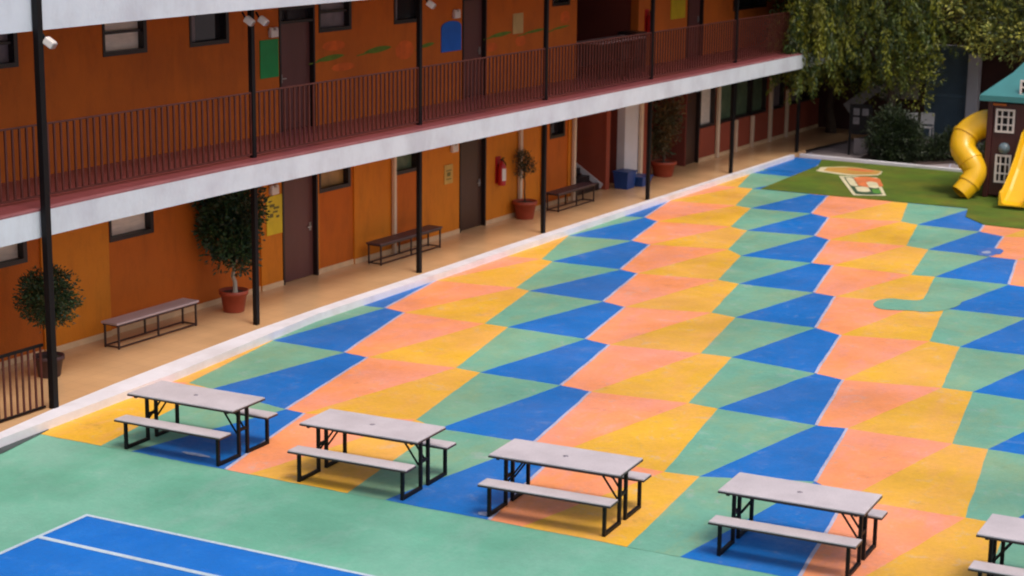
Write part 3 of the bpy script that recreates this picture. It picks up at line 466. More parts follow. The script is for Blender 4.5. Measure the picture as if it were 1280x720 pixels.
# dark double door at the far recess and its frame
d = MB(); d.box(-.16, -.08, 47.36, 48.10, LO0, 2.6); dd = d.build('door', M_DOOR2, SCH); dd['label'] = 'dark narrow door beside the far recess'
f = MB(); f.box(-.2, .02, 48.10, 48.17, LO0, LO1); f.build('door_frame', M_FRAME, SCH)
# skirting
def skirt(c, d_, x):
    if d_ - c > .03: m1 = MB(); m1.box(x + .001, x + .018, c, d_, LO0, LO0 + .10); m1.build('skirting', M_SKIRT, SCH)
for _, a, b, x in segs:
    cur = a
    for c, d_, h in lo_door:
        if c < b and d_ > a: skirt(cur, c, x); cur = d_
    skirt(cur, b, x)
skirt(48.17, Y1S, 0)
# down pipes
for s, z1, wd in ((32.92, 2.683, .085), (38.17, 2.683, .10), (39.27, 2.683, .10), (40.78, 2.683, .10), (44.44, 2.683, .13), (49.32, 2.683, .14), (50.62, 1.05, .10), (51.8, 1.05, .14), (53.15, 2.683, .16), (54.45, 1.6, .14)):
    mb = MB(); mb.box(.02, .10, s - wd / 2, s + wd / 2, LO0, z1); mb.build('down_pipe', M_CREAM, SCH, bevel=.01)
# corner trim of the recess
mb = MB(); mb.box(-.05, .012, 42.58, 42.78, LO0, LO1); mb.build('corner_trim', M_WRED, SCH)
# staircase inside the lower recess
mb = MB()
for i in range(8): mb.box(-.15 - i * .28, -2.45, 41.2, 42.54, LO0 + .17 * i, LO0 + .17 * (i + 1) - .001)
st = mb.build('staircase', M_FRAME, SCH)
mb = MB(); mb.bar((-.10, 42.575, .20), (-2.3, 42.575, 1.56), .045, .13); mb.build('stringer', M_WHT, st)
# posts
for i, y in enumerate((20.56, 26.34, 31.58, 36.62, 41.86, 46.90, 51.60, 56.4)):
    mb = MB(); hw = .052 if i == 0 else .044; x = 2.30 if i == 0 else 1.56
    if i == 0:
        mb.box(x - hw, x + hw, y - hw, y + hw, .12, 6.74)
    else:
        mb.box(x - hw, x + hw, y - hw, y + hw, .12, 2.684); mb.box(x - hw, x + hw, y - hw, y + hw, 3.10, 5.684)
    p_ = mb.build('post', M_BLK, SCH, bevel=.006)
# railing, one panel per bay
ends = [16.2, 26.34, 31.58, 36.62, 41.86, 46.90, 51.60, 56.4]
for a, b in zip(ends, ends[1:]):
    x = 1.56; mb = MB(); a2, b2 = a + .048, b - .048
    n = int((b2 - a2) / .142); st = (b2 - a2) / n
    for i in range(n + 1): mb.box(x - .014, x + .014, a2 + i * st - .016, a2 + i * st + .016, 3.17, 4.215)
    mb.box(x - .015, x + .015, a2, b2, 3.15, 3.18)
    r_ = mb.build('railing', M_RAIL, SCH)
    mb = MB(); mb.box(x - .018, x + .018, a2, b2, 4.217, 4.245); mb.build('handrail', M_RAIL, r_, bevel=.005)
# painted leaves on the upper wall
M_LEAF = mat('green mural paint', (.11, .17, .012), .8, .25, 6); M_SPL = mat('orange red mural paint', (.58, .10, .008), .8, .25, 3)
r = random.Random(4)
for c, L_, h, z in ((30.78, .95, .10, 4.36), (32.42, 1.0, .11, 4.40), (34.25, .6, .08, 4.36), (37.3, 1.0, .09, 4.38), (38.9, 1.1, .06, 4.36), (40.1, .9, .05, 4.36)):
    mb = MB(); N = 12; top = []; bot = []
    for i in range(N + 1):
        t = i / N; y = c + (t - .5) * L_; e = h * math.sin(math.pi * t) ** .7
        top.append((.004, y, z + .05 * t + e * .6)); bot.append((.004, y, z + .05 * t - e * .5))
    v = top + bot[::-1]; mb.add(v, [list(range(len(v)))])
    v = [(.004, c - L_ * .75, z - .05), (.004, c - L_ * .4, z - .03), (.004, c - L_ * .4, z + .0), (.004, c - L_ * .75, z - .03)]; mb.add(v, [(0, 1, 2, 3)])
    mb.build('painted_leaf', M_LEAF, SCH)
for c, L_, h, z in ((30.9, .8, .10, 4.62), (31.2, .8, .08, 4.18), (33.4, .7, .2, 4.35), (36.9, .5, .1, 4.15), (38.2, .5, .12, 4.2), (40.3, .5, .15, 4.62)):
    mb = MB(); N = 20; mb.add([(.0025, c + L_ / 2 * math.cos(2 * math.pi * i / N) * (1 + r.uniform(-.1, .1)), z + h * math.sin(2 * math.pi * i / N)) for i in range(N)], [list(range(N))])
    mb.build('painted_splash', M_SPL, SCH)
# ------------------------------------------------------------------ things on the walls
def on_wall(name, s, z, x=0.0):
    o = empty(name, bw(x, s, z), -BA); return o
def poster(a, b, z0, z1, m, label, round_top=False, marks=None):
    w_, h_ = b - a, z1 - z0; mb = MB()
    if round_top:
        pts = [(-w_ / 2, 0), (w_ / 2, 0), (w_ / 2, h_ * .8)] + [(w_ / 2 * math.cos(t), h_ * .8 + h_ * .2 * math.sin(t)) for t in [math.radians(q) for q in range(20, 180, 20)]] + [(-w_ / 2, h_ * .8)]
    else: pts = [(-w_ / 2, 0), (w_ / 2, 0), (w_ / 2, h_), (-w_ / 2, h_)]
    n = len(pts); v = [(.003, p, q) for p, q in pts] + [(.02, p, q) for p, q in pts]
    mb.add(v, [[i + n for i in range(n)], list(range(n))[::-1]] + [(i, (i + 1) % n, (i + 1) % n + n, i + n) for i in range(n)])
    root = on_wall('poster', (a + b) / 2, z0)
    mb.build('board', m, root)
    if marks:
        k = MB()
        for p, q, ww, hh in marks: k.box(.021, .024, (p - ww / 2) * w_, (p + ww / 2) * w_, (q - hh / 2) * h_, (q + hh / 2) * h_)
        k.build('print', MATS.get('dark print') or mat('dark print', (.16, .13, .02), .6, .2, 5), root)
    return tag(root, label, 'poster', 'posters on the school walls')
poster(28.55, 29.10, 4.17, 4.88, mat('green card', (.004, .24, .055), .5, .12, 3), 'green poster beside the upper brown door, behind the balcony rail')
poster(34.80, 35.60, 4.19, 4.84, mat('blue card', (.004, .11, .50), .5, .12, 3), 'bright blue poster with rounded top beside an upper door', True)
poster(46.10, 46.98, 4.21, 5.0, mat('yellow card', (.50, .34, .01), .5, .12, 3), 'plain yellow poster high on the upper wall near the trees')
poster(37.82, 38.28, 4.38, 4.84, mat('cream card', (.50, .32, .12), .5, .12, 3), 'small cream notice on the upper wall among painted leaves')
poster(28.66, 29.14, 1.17, 1.92, mat('lemon card', (.68, .50, .01), .5, .12, 3), 'yellow poster with dark marks beside the ground floor brown door', marks=[(-.15, .75, .3, .08), (.12, .68, .35, .06), (-.2, .5, .22, .1), (.05, .58, .3, .05), (.2, .45, .2, .06)])
poster(34.94, 35.28, 1.30, 1.72, mat('ochre card', (.55, .33, .07), .5, .12, 3), 'small tan notice left of the dark ground floor door', marks=[(0, .7, .6, .06), (0, .5, .4, .2), (0, .25, .6, .05)])
M_LAMP = mat('white plastic', (.68, .62, .58), .4, .06, 4)
def wall_lamp(s, z, label):
    root = on_wall('wall_lamp', s, z); mb = MB(); mb.box(.003, .09, -.11, .11, -.07, .07); mb.build('housing', M_LAMP, root, bevel=.015)
    for q in (-.07, .07):
        k = MB(); k.lathe([(0, .05), (.035, .045), (.05, .02), (.045, 0), (0, 0)], 14, (.05, q, .07)); k.build('lamp_head', M_LAMP, root)
    tag(root, label, 'lamp', 'white lamps beside the doors')
wall_lamp(28.92, 4.99, 'white twin lamp just above the green poster'); wall_lamp(35.35, 4.96, 'white twin lamp just above the blue poster')
wall_lamp(28.86, 2.02, 'white twin lamp just above the lower yellow poster'); wall_lamp(35.30, 2.05, 'white lamp left of the dark ground floor door')
wall_lamp(48.55, 2.62, 'white lamp over the far classroom window')
M_RED = mat('red enamel', (.42, .012, .016), .3, .1, 3)
def extinguisher(s, z, label):
    root = on_wall('fire_extinguisher', s, z, .12); mb = MB()
    mb.lathe([(0, 0), (.085, .005), (.095, .03), (.095, .42), (.08, .48), (.035, .53), (.03, .57), (0, .57)], 20); mb.build('cylinder', M_RED, root)
    k = MB(); k.bar((0, -.05, .60), (0, .09, .63), .03, .02); k.bar((0, -.02, .57), (0, .07, .58), .03, .02); k.build('valve', M_BLK, root)
    k = MB(); k.tube([(0, .04, .58), (.02, .13, .5), (.02, .125, .3), (.02, .12, .12)], .014, 8); k.build('hose', M_BLK, root)
    k = MB(); k.lathe([(.0965, .12), (.0965, .40)], 20); 
    k.v = [(x, y, zz) for x, y, zz in k.v]; k.f = [f for i, f in enumerate(k.f) if i in (0, 1, 2, 3, 17, 18, 19)]; k.mi = k.mi[:len(k.f)]; k.sm = k.sm[:len(k.f)]
    k.build('label', M_LAMP, root)
    p_ = MB(); p_.box(-.115, -.10, -.11, .11, .05, .66); p_.build('back_plate', M_RED, root)
    tag(root, label, 'fire extinguisher', 'fire extinguishers on the school walls')
extinguisher(37.22, .98, 'red fire extinguisher right of the dark ground floor door'); extinguisher(44.68, 3.9, 'red fire extinguisher on the upper wall beside the open landing')
def floodlight(x, y, z, label, tilt=.5):
    root = empty('floodlight', bw(x, y, z), -BA + .3); mb = MB()
    mb.bar((0, 0, 0), (.13, 0, -.09), .13, .11); mb.build('housing', M_LAMP, root, bevel=.015)
    k = MB(); k.bar((.131, 0, -.0905), (.142, 0, -.098), .105, .085); k.build('lens', M_STEEL, root)
    k = MB(); k.bar((0, 0, 0), (-.06, 0, .1), .03, .03); k.build('bracket', M_BLK, root)
    tag(root, label, 'floodlight', 'white floodlights on the balcony posts')
floodlight(2.34, 20.66, 5.58, 'white floodlight on the leftmost black post under the roof edge'); floodlight(1.62, 26.12, 5.52, 'white floodlight left of the post by the green poster')
floodlight(1.62, 26.50, 5.50, 'white floodlight right of the post by the green poster'); floodlight(1.66, 31.72, 5.50, 'white floodlight on the post left of the blue poster')
# ------------------------------------------------------------------ benches along the wall
M_BTOP = mat('mauve bench board', (.44, .34, .36), .45, .15, 4, stretch=(1, .2, 1)); M_BTOP2 = mat('dark purple bench board', (.06, .035, .045), .45, .2, 4)
M_BFR = mat('dark bench steel', (.03, .014, .014), .4, .2, 4)
def bench(x, y, L_, label, mt, rz=0, wd=.36):
    root = empty('bench', bw(x, y, .12), -BA + rz); h = L_ / 2; w2 = wd / 2
    mb = MB(); mb.box(-w2, w2, -h, h, .42, .455); mb.build('seat', mt, root, bevel=.006)
    f = MB()
    for q in (-1, 1): f.box(q * (w2 - .03) - .015, q * (w2 - .03) + .015, -h + .03, h - .03, .385, .418)
    for p_ in (-h + .06, 0, h - .06): f.box(-w2 + .047, w2 - .047, p_ - .012, p_ + .012, .39, .415)
    f.build('frame', M_BFR, root)
    for p_ in (-h + .06, h - .06):
        for q in (-1, 1):
            k = MB(); k.box(q * (w2 - .03) - .014, q * (w2 - .03) + .014, p_ - .014, p_ + .014, 0, .385); k.build('leg', M_BFR, root)
    for p_ in (0,):
        for q in (-1, 1):
            k = MB(); k.box(q * (w2 - .03) - .014, q * (w2 - .03) + .014, p_ - .014, p_ + .014, 0.02, .385); k.build('leg', M_BFR, root)
    s_ = MB()
    for q in (-1, 1): s_.box(q * (w2 - .03) - .009, q * (w2 - .03) + .009, -h + .075, -.015, .02, .045); s_.box(q * (w2 - .03) - .009, q * (w2 - .03) + .009, .015, h - .075, .02, .045)
    for p_ in (-h + .06, h - .06): s_.box(-w2 + .045, w2 - .045, p_ - .009, p_ + .009, .02, .045)
    s_.build('stretcher', M_BFR, root)
    tag(root, label, 'bench', 'benches along the school wall')
bench(.58, 24.70, 2.1, 'long bench with mauve top near the two left potted trees', M_BTOP)
bench(.38, 32.85, 2.35, 'dark purple bench against the wall between the two ground floor doors', M_BTOP2)
bench(.42, 40.0, 1.9, 'far dark bench beside the red pot and the stairs', M_BTOP2)
# ------------------------------------------------------------------ foliage
def leafmats(pref, cs, rough=.5):
    out = []
    for i, c in enumerate(cs):
        m = mat(pref + ' %d' % i, c, rough, .35, 2.5); b = m.node_tree.nodes['Principled BSDF']
        b.inputs['Transmission Weight'].default_value = 0; out.append(m)
    return out
def leaf(mb, p, d, L_, W_, mi, r):
    d = d.normalized(); up = Vector((r.gauss(0, 1), r.gauss(0, 1), r.gauss(0, 1)))
    s_ = d.cross(up)
    if s_.length < 1e-3: return
    s_.normalize(); k = len(mb.v)
    nrm = s_.cross(d) * (L_ * .12)
    mb.v += [tuple(p), tuple(p + d * L_ * .5 + s_ * W_ / 2 + nrm), tuple(p + d * L_), tuple(p + d * L_ * .5 - s_ * W_ / 2 + nrm)]
    mb.f.append([k, k + 1, k + 2, k + 3]); mb.mi.append(mi); mb.sm.append(False)
def crown(name, parent, mats, blobs, nclump, per, lsize, seed=1, cr=.16, core=None):
    """leaves in clumps spread through a set of ellipsoids (centre, radii)"""
    r = random.Random(seed); mb = MB()
    vol = [b[1][0] * b[1][1] * b[1][2] for b in blobs]; tot = sum(vol)
    for (c, rad), v in zip(blobs, vol):
        for _ in range(max(2, int(nclump * v / tot))):
            while True:
                q = Vector((r.gauss(0, 1), r.gauss(0, 1), r.gauss(0, 1)))
                if q.length > .1: break
            q.normalize(); t = r.random() ** .45 * (1 + r.uniform(-.08, .12))
            cc = Vector((c[0] + q.x * rad[0] * t, c[1] + q.y * rad[1] * t, c[2] + q.z * rad[2] * t))
            mi = r.choices(range(len(mats)), weights=[3, 3, 2][:len(mats)])[0]
            k = r.uniform(.6, 1.35)
            for _ in range(per):
                dv = Vector((r.gauss(0, 1), r.gauss(0, 1), r.gauss(0, .8)))
                p = cc + dv * (cr * k * .6); leaf(mb, p, dv + q * .8 + Vector((0, 0, .2)), lsize * r.uniform(.6, 1.3), lsize * r.uniform(.35, .55), mi if r.random() < .8 else r.randrange(len(mats)), r)
    return mb.build(name, mats, parent)
def limbs(parent, base, top, r0, blobs, seed, mt, name='trunk', n=8):
    r = random.Random(seed); mb = MB(); b = Vector(base); t = Vector(top); pts = []
    for i in range(7):
        q = i / 6; pts.append(b.lerp(t, q) + Vector((r.uniform(-1, 1), r.uniform(-1, 1), 0)) * r0 * .5 * math.sin(q * 3))
    mb.tube(pts, [r0 * (1 - .45 * i / 6) * (1.25 if i == 0 else 1) for i in range(7)], 10)
    for k in range(n):
        c, rad = blobs[k % len(blobs)]; q0 = pts[-1 - (k % 3)]
        e = Vector(c) + Vector((r.uniform(-.6, .6) * rad[0], r.uniform(-.6, .6) * rad[1], r.uniform(-.3, .6) * rad[2]))
        m_ = q0.lerp(e, .5) + Vector((0, 0, (e - q0).length * .12))
        mb.tube([q0, m_, e], [r0 * .45, r0 * .3, r0 * .1], 6)
    return mb.build(name, mt, parent)
M_BARKP = mat('pale bark', (.42, .36, .28), .8, .2, 8); M_BARK = mat('dark bark', (.055, .035, .022), .9, .3, 6, .6, 30)
M_TERRA = mat('terracotta', (.30, .048, .022), .55, .12, 4); M_SOIL = mat('potting soil', (.03, .02, .015), .95, .3, 8)
M_DPOT = mat('dark plastic pot', (.05, .02, .022), .5, .15, 3)
def pot(root, R0, h, m):
    mb = MB(); mb.lathe([(0, 0), (R0 * .72, 0), (R0 * .76, .02), (R0 * .95, h * .80), (R0 * 1.06, h * .80), (R0 * 1.08, h), (R0 * .97, h), (R0 * .93, h * .86), (0, h * .86)], 28)
    p_ = mb.build('pot', m, root); k = MB(); k.lathe([(0, h * .875), (R0 * .92, h * .875)], 20); k.build('soil', M_SOIL, p_)
# small topiary far left
LM_D = leafmats('dark green leaf', [(.014, .040, .016), (.035, .075, .020), (.055, .055, .016)])
root = empty('potted_tree', bw(.95, 21.86, .12)); tag(root, 'clipped ball tree in dark pot behind the leftmost post and fence', 'potted tree', 'potted trees on the walkway')
pot(root, .23, .34, M_DPOT)
bl = [((0.02, 0, 1.28), (.45, .45, .46))]; limbs(root, (0, 0, .3), (0, 0, 1.0), .025, bl, 2, M_BARK)
crown('crown', root, LM_D, bl, 560, 12, .062, 3, .06)
# tall ficus in terracotta pot
root = empty('potted_tree', (-19.80, 26.88, .12)); tag(root, 'tall leafy tree with white trunk in terracotta pot beside a black post', 'potted tree', 'potted trees on the walkway')
pot(root, .25, .40, M_TERRA)
bl = [((-.05, 0, 1.42), (.46, .45, .50)), ((-.28, 0, 1.98), (.46, .45, .5)), ((.2, 0, 1.3), (.34, .3, .3)), ((.15, .05, 1.95), (.45, .45, .5)), ((.05, 0, 1.05), (.36, .36, .36)), ((-.3, .05, 1.55), (.4, .4, .4))]
limbs(root, (.03, 0, .32), (-.02, 0, 1.0), .045, bl, 5, M_BARKP)
crown('crown', root, LM_D, bl, 620, 15, .10, 7, .11)
# small topiary in red pot
root = empty('potted_tree', (-19.56, 37.92, .12)); tag(root, 'small sparse ball tree in red pot between two cream pipes', 'potted tree', 'potted trees on the walkway')
pot(root, .27, .42, M_TERRA)
bl = [((-.06, 0, 1.42), (.17, .17, .15)), ((.05, .04, 1.22), (.19, .15, .12)), ((-.1, 0, 1.1), (.12, .12, .1))]; limbs(root, (0, 0, .35), (-.03, 0, 1.2), .02, bl, 8, M_BARK)
crown('crown', root, leafmats('olive leaf', [(.045, .045, .018), (.08, .06, .02), (.03, .035, .02)]), bl, 110, 10, .055, 9, .06)
# brown-green shrub by the far recess
LM_B = leafmats('bronze leaf', [(.075, .055, .02), (.13, .075, .022), (.05, .055, .022)])
root = empty('potted_tree', (-19.28, 45.4, .12)); tag(root, 'bushy bronze green tree in clay pot before the far dark recess', 'potted tree', 'potted trees on the walkway')
pot(root, .33, .40, M_TERRA)
bl = [((-.1, 0, 1.25), (.45, .4, .6)), ((.1, 0, 1.8), (.35, .35, .45)), ((-.2, 0, .8), (.38, .35, .35))]; limbs(root, (0, 0, .3), (0, 0, 1.0), .035, bl, 4, M_BARK)
crown('crown', root, LM_B, bl, 230, 11, .11, 11, .12)
# ------------------------------------------------------------------ left railing fence
f = empty('metal_fence', bw(2.20, 18.5, .12), -BA); tag(f, 'black metal bar fence standing on the white kerb at far left', 'fence')
mb = MB()
for i in range(18): mb.box(-.012, .012, 1.93 - i * .125 - .014, 1.93 - i * .125 + .014, .04, .96)
mb.build('bars', M_RAIL, f)
mb = MB(); mb.box(-.02, .02, -.4, 1.98, .96, 1.0); mb.build('top_rail', M_BLK, f)
mb = MB(); mb.box(-.02, .02, -.4, 1.98, .02, .05); mb.build('bottom_rail', M_BLK, f)
# ------------------------------------------------------------------ things in the recesses
M_BLUEP = mat('blue plastic', (.008, .05, .22), .4, .12, 3)
def bin_(x, y, w_, d_, h_, label):
    root = empty('storage_bin', bw(x, y, .12), -BA); mb = MB()
    a, b = w_ / 2, d_ / 2; t = .82
    v = [(-a * t, -b * t, 0), (a * t, -b * t, 0), (a * t, b * t, 0), (-a * t, b * t, 0), (-a, -b, h_), (a, -b, h_), (a, b, h_), (-a, b, h_)]
    mb.add(v, [(3, 2, 1, 0), (0, 1, 5, 4), (1, 2, 6, 5), (2, 3, 7, 6), (3, 0, 4, 7)]); mb.build('tub', M_BLUEP, root)
    k = MB(); k.box(-a - .02, a + .02, -b - .02, b + .02, h_, h_ + .035); k.build('lid', M_BLUEP, root, bevel=.01)
    tag(root, label, 'storage bin', 'blue bins by the stairs')
bin_(.28, 43.12, .42, .5, .42, 'taller blue plastic bin in the opening right of the stairs'); bin_(.42, 43.75, .4, .55, .22, 'low blue plastic bin against the white wall strip')
d = empty('desk', bw(.25, 42.25, UP0), -BA); tag(d, 'long dark table standing on the open upper landing', 'table')
mb = MB(); mb.box(-.35, .35, -1.25, 1.25, .84, .88); mb.build('tabletop', mat('worn dark laminate', (.30, .20, .20), .4, .2, 3), d)
mb = MB(); mb.box(-.32, -.29, -1.2, 1.2, .25, .83); mb.build('modesty_panel', M_FRAME, d)
for q in (-1.18, 1.18):
    for x in (-.3, .3): mb = MB(); mb.box(x - .025, x + .025, q - .025, q + .025, 0, .84); mb.build('leg', M_FRAME, d)
def chair(x, y, z, rz, label, m, grp):
    root = empty('chair', bw(x, y, z) if grp.startswith('dark') else (x, y, z), rz); mb = MB()
    mb.box(-.2, .2, -.2, .2, .42, .45); mb.build('seat', m, root, bevel=.01)
    mb = MB(); mb.box(-.21, -.185, -.2, .2, .50, .84)
    mb.build('backrest', m, root, bevel=.008)
    for i in (-1, 1):
        for j in (-1, 1): k = MB(); k.bar((i * .18, j * .17, .42 if i > 0 else .84), (i * .21, j * .19, 0), .03); k.build('leg', m, root)
    tag(root, label, 'chair', grp)
chair(.85, 41.45, UP0, math.pi, 'dark chair at the near end of the landing table', M_FRAME, 'dark chairs on the landing')
chair(.85, 42.1, UP0, math.pi, 'dark chair at the middle of the landing table', M_FRAME, 'dark chairs on the landing')
c_ = empty('cabinet', bw(.1, 43.75, UP0), -BA); tag(c_, 'low black cabinet at the far end of the upper landing', 'cabinet')
mb = MB(); mb.box(-.3, .25, -.3, .3, 0.05, .95); mb.build('body', M_FRAME, c_, bevel=.01)
mb = MB(); mb.box(.251, .262, -.28, -.01, .1, .9); mb.box(.251, .262, .01, .28, .1, .9); mb.build('door', M_BLK, c_)
# ------------------------------------------------------------------ picnic tables
M_TTOP = mat('light grey laminate', (.53, .475, .50), .5, .07, 2, c2=(.44, .39, .41), c2amt=.5, c2scale=2.6, fine=.06, world=True, rvar=.12)
M_TEDGE = mat('dark table edging', (.035, .02, .02), .4, .2, 4)
M_SPOT = mat('grey umbrella hole cap', (.24, .21, .25), .4)
def make_table():
    root = empty('picnic_table')
    mb = MB(); mb.box(-.90, .90, -.385, .385, .732, .752); tt = mb.build('tabletop', M_TTOP, root, bevel=.004)
    mb = MB(); mb.box(-.905, .905, -.39, .39, .712, .731); mb.build('edging', M_TEDGE, tt)
    mb = MB(); mb.lathe([(0, .7535), (.035, .7535), (.035, .752)], 16); mb.build('hole_cap', M_SPOT, tt)
    for s in (-1, 1):
        mb = MB(); mb.box(-.90, .90, min(s * .43, s * .69), max(s * .43, s * .69), .432, .450); b_ = mb.build('bench_seat', M_TTOP, root, bevel=.004)
        mb = MB(); mb.box(-.905, .905, min(s * .425, s * .695), max(s * .425, s * .695), .412, .431); mb.build('edging', M_TEDGE, b_)
    for e in (-1, 1):
        for s in (-1, 1):
            x = e * .79; mb = MB(); t = .042
            mb.box(x - t / 2, x + t / 2, s * .585 - t / 2, s * .585 + t / 2, 0, .412)          # bench post
            mb.box(x - t / 2, x + t / 2, *sorted((s * (.585 - t / 2), s * (.10 + t / 2))), 0.0, t)  # floor bar
            mb.box(x - t / 2, x + t / 2, s * .10 - t / 2, s * .10 + t / 2, 0, .712)               # table post
            mb.build('leg_frame', M_BLK, root)
            mb = MB(); mb.bar((x - e * .03, s * .10, .33), (x - e * .30, s * .10, .70), .016, .022); mb.build('brace', M_BLK, root)
        mb = MB(); mb.box(e * .79 - .016, e * .79 + .016, -.079, .079, .36, .40); mb.box(e * .79 - .02, e * .79 + .02, -.36, .36, .685, .711); mb.build('cross_bar', M_BLK, root)
    return root
tb = make_table()
TL = [(-15.62, 20.27, .5, 'picnic table nearest the walkway kerb, leftmost, over yellow and blue paint'),
      (-12.72, 20.30, 1.6, 'second picnic table from the left, over salmon and yellow paint'),
      (-9.87, 20.36, 2.4, 'middle picnic table of the row, over blue, salmon and yellow paint'),
      (-6.80, 20.50, 1.6, 'fourth picnic table from the left, over blue and salmon paint'),
      (-3.68, 20.52, .8, 'picnic table cut off by the right edge of the photo')]
for i, (x, y, a, lab) in enumerate(TL):
    o = tb if i == 0 else copy_tree(tb)
    o.location = (x, y, .008); o.rotation_euler = (0, 0, math.radians(a)); tag(o, lab, 'picnic table', 'picnic tables in a row')
# ------------------------------------------------------------------ play tower
M_PLB = mat('maroon play plastic', (.055, .011, .011), .4, .15, 3, stretch=(3, 3, .3)); M_PLY = mat('yellow play plastic', (.80, .45, .010), .28, .06, 2)
M_PLT = mat('teal play plastic', (.04, .19, .195), .4, .1, 2); M_PLO = mat('orange play trim', (.45, .11, .01), .4, .1, 3)
PT = empty('play_tower', (-10.12, 48.30, .02)); tag(PT, 'maroon playhouse tower with teal roof and two yellow slides on the turf', 'play tower')
mb = MB(); h = 1.02
for x0, x1, y0, y1 in ((-h, h, -h, -h + .08), (-h, h, h - .08, h), (-h, -h + .08, -h + .08, h - .08), (h - .08, h, -h + .08, h - .08)): mb.box(x0, x1, y0, y1, .06, 2.42)
mb.build('body', M_PLB, PT, bevel=.01)
for x in (-h, h):
    for y in (-h, h):
        mb = MB(); mb.box(x - .07, x + .07, y - .07, y + .07, 0, 2.62); mb.build('corner_post', M_PLB, PT, bevel=.02)
mb = MB(); e = 1.27; zc = 2.62
v = [(-e, -e, zc), (e, -e, zc), (e, e, zc), (-e, e, zc), (-e, -e, zc - .14), (e, -e, zc - .14), (e, e, zc - .14), (-e, e, zc - .14), (-.62, -.62, zc + .55), (.62, -.62, zc + .55), (.62, .62, zc + .55), (-.62, .62, zc + .55), (0, 0, zc + 1.3)]
mb.add(v, [(4, 5, 1, 0), (5, 6, 2, 1), (6, 7, 3, 2), (7, 4, 0, 3), (0, 1, 9, 8), (1, 2, 10, 9), (2, 3, 11, 10), (3, 0, 8, 11), (8, 9, 12), (9, 10, 12), (10, 11, 12), (11, 8, 12), (7, 6, 5, 4)])
mb.build('roof', M_PLT, PT)
mb = MB(); mb.box(-.95, -.62, -h - .09, -h - .02, 2.36, 2.42); mb.build('trim', M_PLO, PT)
def lattice(x0, x1, z0, z1, y, nx, nz):
    mb = MB(); t = .05; mb.box(x0, x1, y - .05, y, z0, z0 + t); mb.box(x0, x1, y - .05, y, z1 - t, z1); mb.box(x0, x0 + t, y - .05, y, z0 + t, z1 - t); mb.box(x1 - t, x1, y - .05, y, z0 + t, z1 - t)
    for i in range(1, nx): x = x0 + (x1 - x0) * i / nx; mb.box(x - .017, x + .017, y - .042, y - .004, z0 + t, z1 - t)
    for i in range(1, nz): z = z0 + (z1 - z0) * i / nz; mb.box(x0 + t, x1 - t, y - .046, y - .008, z - .017, z + .017)
    w_ = mb.build('window', M_LAMP, PT); k = MB(); k.box(x0 + t, x1 - t, y - .003, y - .001, z0 + t, z1 - t); k.build('pane', M_BLK, w_)
lattice(-.88, -.40, 1.68, 2.28, -h - .002, 3, 3); lattice(-.82, -.42, .40, 1.12, -h - .002, 3, 3); lattice(-.30, .20, 2.50, 3.05, -1.14, 3, 3)
mb = MB(); mb.lathe([(.15, 0), (.14, .04), (.11, .08), (.06, .11), (0, .12)], 20)
mb.v = [(x - .62, -h - .01 - z, y + 1.28) for x, y, z in mb.v]; mb.build('bubble_window', mat('smoked bubble plastic', (.14, .19, .22), .12, .1, 3), PT)
# tube slide
def smooth(pts, n=6):
    out = []
    for i in range(len(pts) - 1):
        p0 = Vector(pts[max(i - 1, 0)]); p1 = Vector(pts[i]); p2 = Vector(pts[i + 1]); p3 = Vector(pts[min(i + 2, len(pts) - 1)])
        for k in range(n):
            t = k / n; out.append(.5 * ((2 * p1) + (p2 - p0) * t + (2 * p0 - 5 * p1 + 4 * p2 - p3) * t * t + (3 * p1 - p0 - 3 * p2 + p3) * t ** 3))
    out.append(Vector(pts[-1])); return out
pts = smooth([(-.9, -.55, 1.84), (-1.30, -.62, 1.80), (-1.66, -.80, 1.52), (-1.66, -1.02, 1.18), (-1.42, -1.18, .92), (-1.26, -1.26, .66), (-1.34, -1.42, .38), (-1.52, -1.60, .12)])
mb = MB(); mb.tube(pts, [.37 - .11 * i / (len(pts) - 1) for i in range(len(pts))], 20, caps=False); ts = mb.build('tube_slide', M_PLY, PT)
mb = MB()
for i in (1, 12, 24, 36):
    a = pts[i]; b = pts[min(i + 1, len(pts) - 1)]; d_ = (b - a).normalized() * .035; rr = .37 - .11 * i / (len(pts) - 1)
    mb.tube([a - d_, a + d_], rr + .022, 20)
mb.build('seam_ring', M_PLY, ts)
# open slide
mb = MB(); prof = [(0, -h - .02, 1.52), (-.02, -h - .25, 1.42), (-.08, -1.6, .85), (-.13, -2.05, .38), (-.16, -2.35, .16), (-.17, -2.62, .12)]
cs = [(-.34, .30), (-.31, .30), (-.26, .05), (-.20, 0), (.20, 0), (.26, .05), (.31, .30), (.34, .30), (.34, -.03), (-.34, -.03)]
v = [(c + x + .20, y, z + q) for c, y, z in prof for x, q in cs]; n = len(cs)
mb.add(v, [(i * n + k, (i + 1) * n + k, (i + 1) * n + (k + 1) % n, i * n + (k + 1) % n) for i in range(len(prof) - 1) for k in range(n)])
mb.add(v[-n:], [list(range(n))]); mb.build('open_slide', M_PLY, PT)
